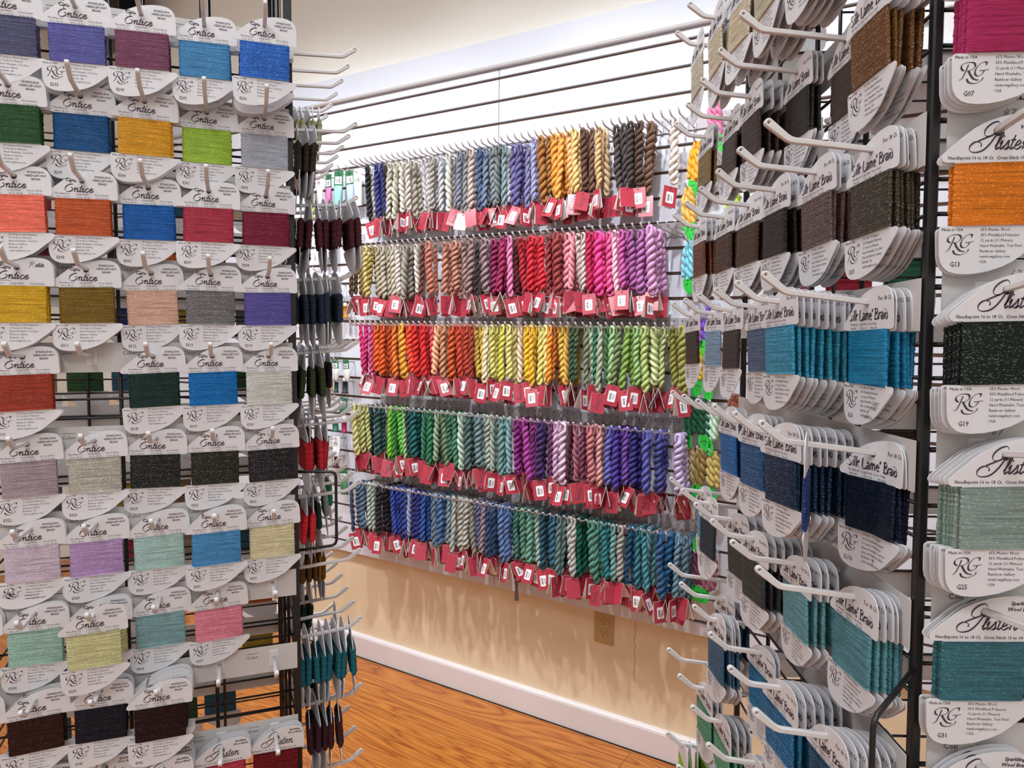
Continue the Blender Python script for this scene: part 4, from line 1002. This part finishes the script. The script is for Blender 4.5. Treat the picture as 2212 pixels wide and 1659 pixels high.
for r in range(-1, 9):
    z = QR * (2 - r) - .0235
    strip(MR, -.40, .0425, z, 0, at(MR, .093, 0, 0, LEFT_), 'white label strip behind the %s row of hooks on the silk braid side' % RRN[r], [])
    for c in range(6):
        y = PRt * c
        if r == 8 and c < 1: continue
        if r == -1 and c < 1: continue
        if y > .39: y = .39
        hook(MR, .0975, y, z, LEFT_, HKR, 'white plastic hook, silk braid side, %s row, %s from near post' % (RRN[r], ORD[c]), 'hooks on the silk braid side')
        if (r, c) in SR:
            n, col, d0, gap = SR[(r, c)]
            stack(MR, .0975, y, z, LEFT_, n, 'silk', col, '%s row hook, %s from near post' % (RRN[r], ORD[c]), 'silk braid cards on the side of the near rack', d0=d0 + (.002 if c == 0 else .006), yaw=.07, yawf={(4, 0): .26, (4, 1): .14, (5, 0): .12}.get((r, c)), gap=gap, wk='glitter' if (r, c) in GLR else 'braid', tilt=.123,
                  code={(4, 0): 'SL176', (2, 0): 'SL37', (3, 0): 'SL33'}.get((r, c)))
# the single blue card part way along the sixth row hook and a slim turned card below it
stack(MR, .0975, .0, QR * (2 - 4) - .0235, LEFT_, 1, 'silk', (24, 52, 120), 'the sixth row, standing alone half way out', 'silk braid cards on the side of the near rack', d0=.062, wk='glitter', tilt=.123, jit=0, yaw=-.40)
# lime leaf packets at the far low corner
for i in range(5):
    w = thing('metallic_leaf_pack', at(MR, .0975 - .040 - .009 * i, PRt * 5, QR * (2 - 8) - .0235 + .004, LEFT_) @ Matrix.Rotation(rnd.uniform(-.2, .2), 4, 'Z') @ Matrix.Scale(.95, 4),
              'glossy lime green foil thread card on the lowest far hook, %s along' % ORD[i], 'thread card', 'lime foil cards')
    obj('card_body', CARD, w); obj('thread_winding', WR['glitter'][i % 3], w, color=(150, 200, 40))

# ---- its face towards the camera with wool braid cards
GR = {0: (4, (175, 30, 88), 'G01', .02), 1: (4, (172, 36, 92), 'G07', .024), 2: (2, (214, 118, 24), 'G13', .012), 3: (5, (20, 34, 30), 'G19', .020), 4: (6, (132, 152, 142), 'G25', .018), 5: (3, (62, 120, 130), 'G31', .012), 6: (3, (70, 110, 100), 'G37', .012)}
for r in range(0, 7):
    z = -.026 - .1045 * (r - 2)
    pn = {2: [(.150, '87')], 3: [(.158, '63')], 4: [(.150, '67')]}.get(r)
    strip(MR, .1035, .54, z + .003, 0, at(MR, 0, -.0475, 0, FRONT), 'white label strip, wool braid face, %s row' % RRN[r - 1], [.148 + PRt * c for c in range(6)] if r >= 5 else [], pn, hgt=.040)
    for c in range(3):
        x = .130 + PRt * c
        if c and r not in (1, 2, 3, 4, 5, 6): continue
        hook(MR, x, -.047, z, FRONT, HKR, 'white plastic hook, wool braid face, %s row, %s from the post' % (RRN[r - 1], ORD[c]), 'hooks on the wool braid face')
        if c == 0:
            n, col, code, d0 = GR[r]
            stack(MR, x, -.047, z, FRONT, n, 'glisten', col, 'wool braid face, %s row' % RRN[r - 1], 'wool braid cards facing the aisle', d0=.006, gap=.0052, code=code, wk='wool' if code in ('G07', 'G01') else ('glitter' if code in ('G19',) else 'braid'), tilt=.123, jit=.6)
# backs of cards and boxes seen through the second rack
RB = [(-1, 0, (120, 24, 40)), (0, 0, (150, 60, 80)), (1, 1, (110, 30, 44)), (1, 0, (120, 26, 44)), (2, 0, (200, 120, 150)), (2, 1, (180, 40, 60)), (3, 0, (168, 30, 84)), (3, 1, (170, 36, 88)), (4, 0, (176, 24, 44)), (4, 1, (190, 30, 50)), (5, 0, (110, 18, 36)), (5, 1, (120, 24, 40)), (6, 0, (90, 30, 40)), (6, 1, (120, 20, 40)), (0, 1, (130, 30, 50)), (2, 2, (60, 120, 90)), (4, 2, (90, 60, 40))]
for r, c, col in RB:
    x = .14 + PRt * c + .02
    stack(MR, x, .405, QR * (2 - r) - .03, BACK, 2, 'glisten', col, 'far near-rack face, %s row %s column' % (RRN[r], ORD[c]), 'cards on the far face of the near rack', wk='braid')
for r in range(-1, 8):
    strip(MR, -.54, -.0975, QR * (2 - r) - .03, 0, at(MR, 0, .4035, 0, BACK), 'label strip on the far face of the silk braid rack, %s row' % RRN[r], [])

# clear lidded boxes on a bracket shelf on the slat wall beyond the near rack
w = thing('bracket_shelf', WM(1.45, PF, 2.02), 'white shelf on the slat wall holding clear plastic boxes', 'shelf')
b = MB(); b.box(-.32, -.26, -.012, .32, 0, 0); obj('shelf_board', b.mesh('shelf', M['slat']), w)
for x in (-.28, .28):
    b = MB(); b.box(x - .002, -.24, -.03, x + .002, 0, -.012); obj('bracket', b.mesh('bracket', M['peg']), w)
for i, (x, z, nme) in enumerate([(-.17, 0, 'lower'), (.15, 0, 'outer'), (-.16, .112, 'upper')]):
    w = thing('plastic_box', WM(1.45 + x, PF + .12, 2.021 + z), '%s clear white plastic box with a latch on the bracket shelf' % nme, 'box')
    b = MB(); b.box(-.14, -.11, 0, .14, .11, .08); obj('box_body', bevel_mesh(b.mesh('box', M['hook']), .006), w)
    b = MB(); b.box(-.146, -.116, .0805, .146, .116, .105); obj('lid', bevel_mesh(b.mesh('lid', M['sticker']), .005), w)
    b = MB(); b.box(-.02, -.122, .055, .02, -.1165, .10); obj('latch', bevel_mesh(b.mesh('latch', M['sticker']), .002), w)

# dark bag and pale pouch hanging high on the wall behind the braid rack
w = thing('black_tote_bag', WM(-2.15, .20, 2.70), 'black fabric tote bag hanging high behind the braid rack', 'bag')
b = MB(); b.box(-.27, -.06, -.02, .20, .06, .42); obj('bag_body', bevel_mesh(b.mesh('bag', M['black']), .03), w)
b = MB(); b.tube([(-.1, 0, .41), (-.1, .02, .52), (0, .02, .56), (.1, .02, .52), (.1, 0, .41)], .012, 8); obj('handle', b.mesh('bh', M['black'], True), w)
b = MB(); b.tube([(0, .20, .56), (0, .0, .55), (0, -.02, .58)], .006, 8); obj('wall_hook', b.mesh('bhk', M['peg'], True), w)
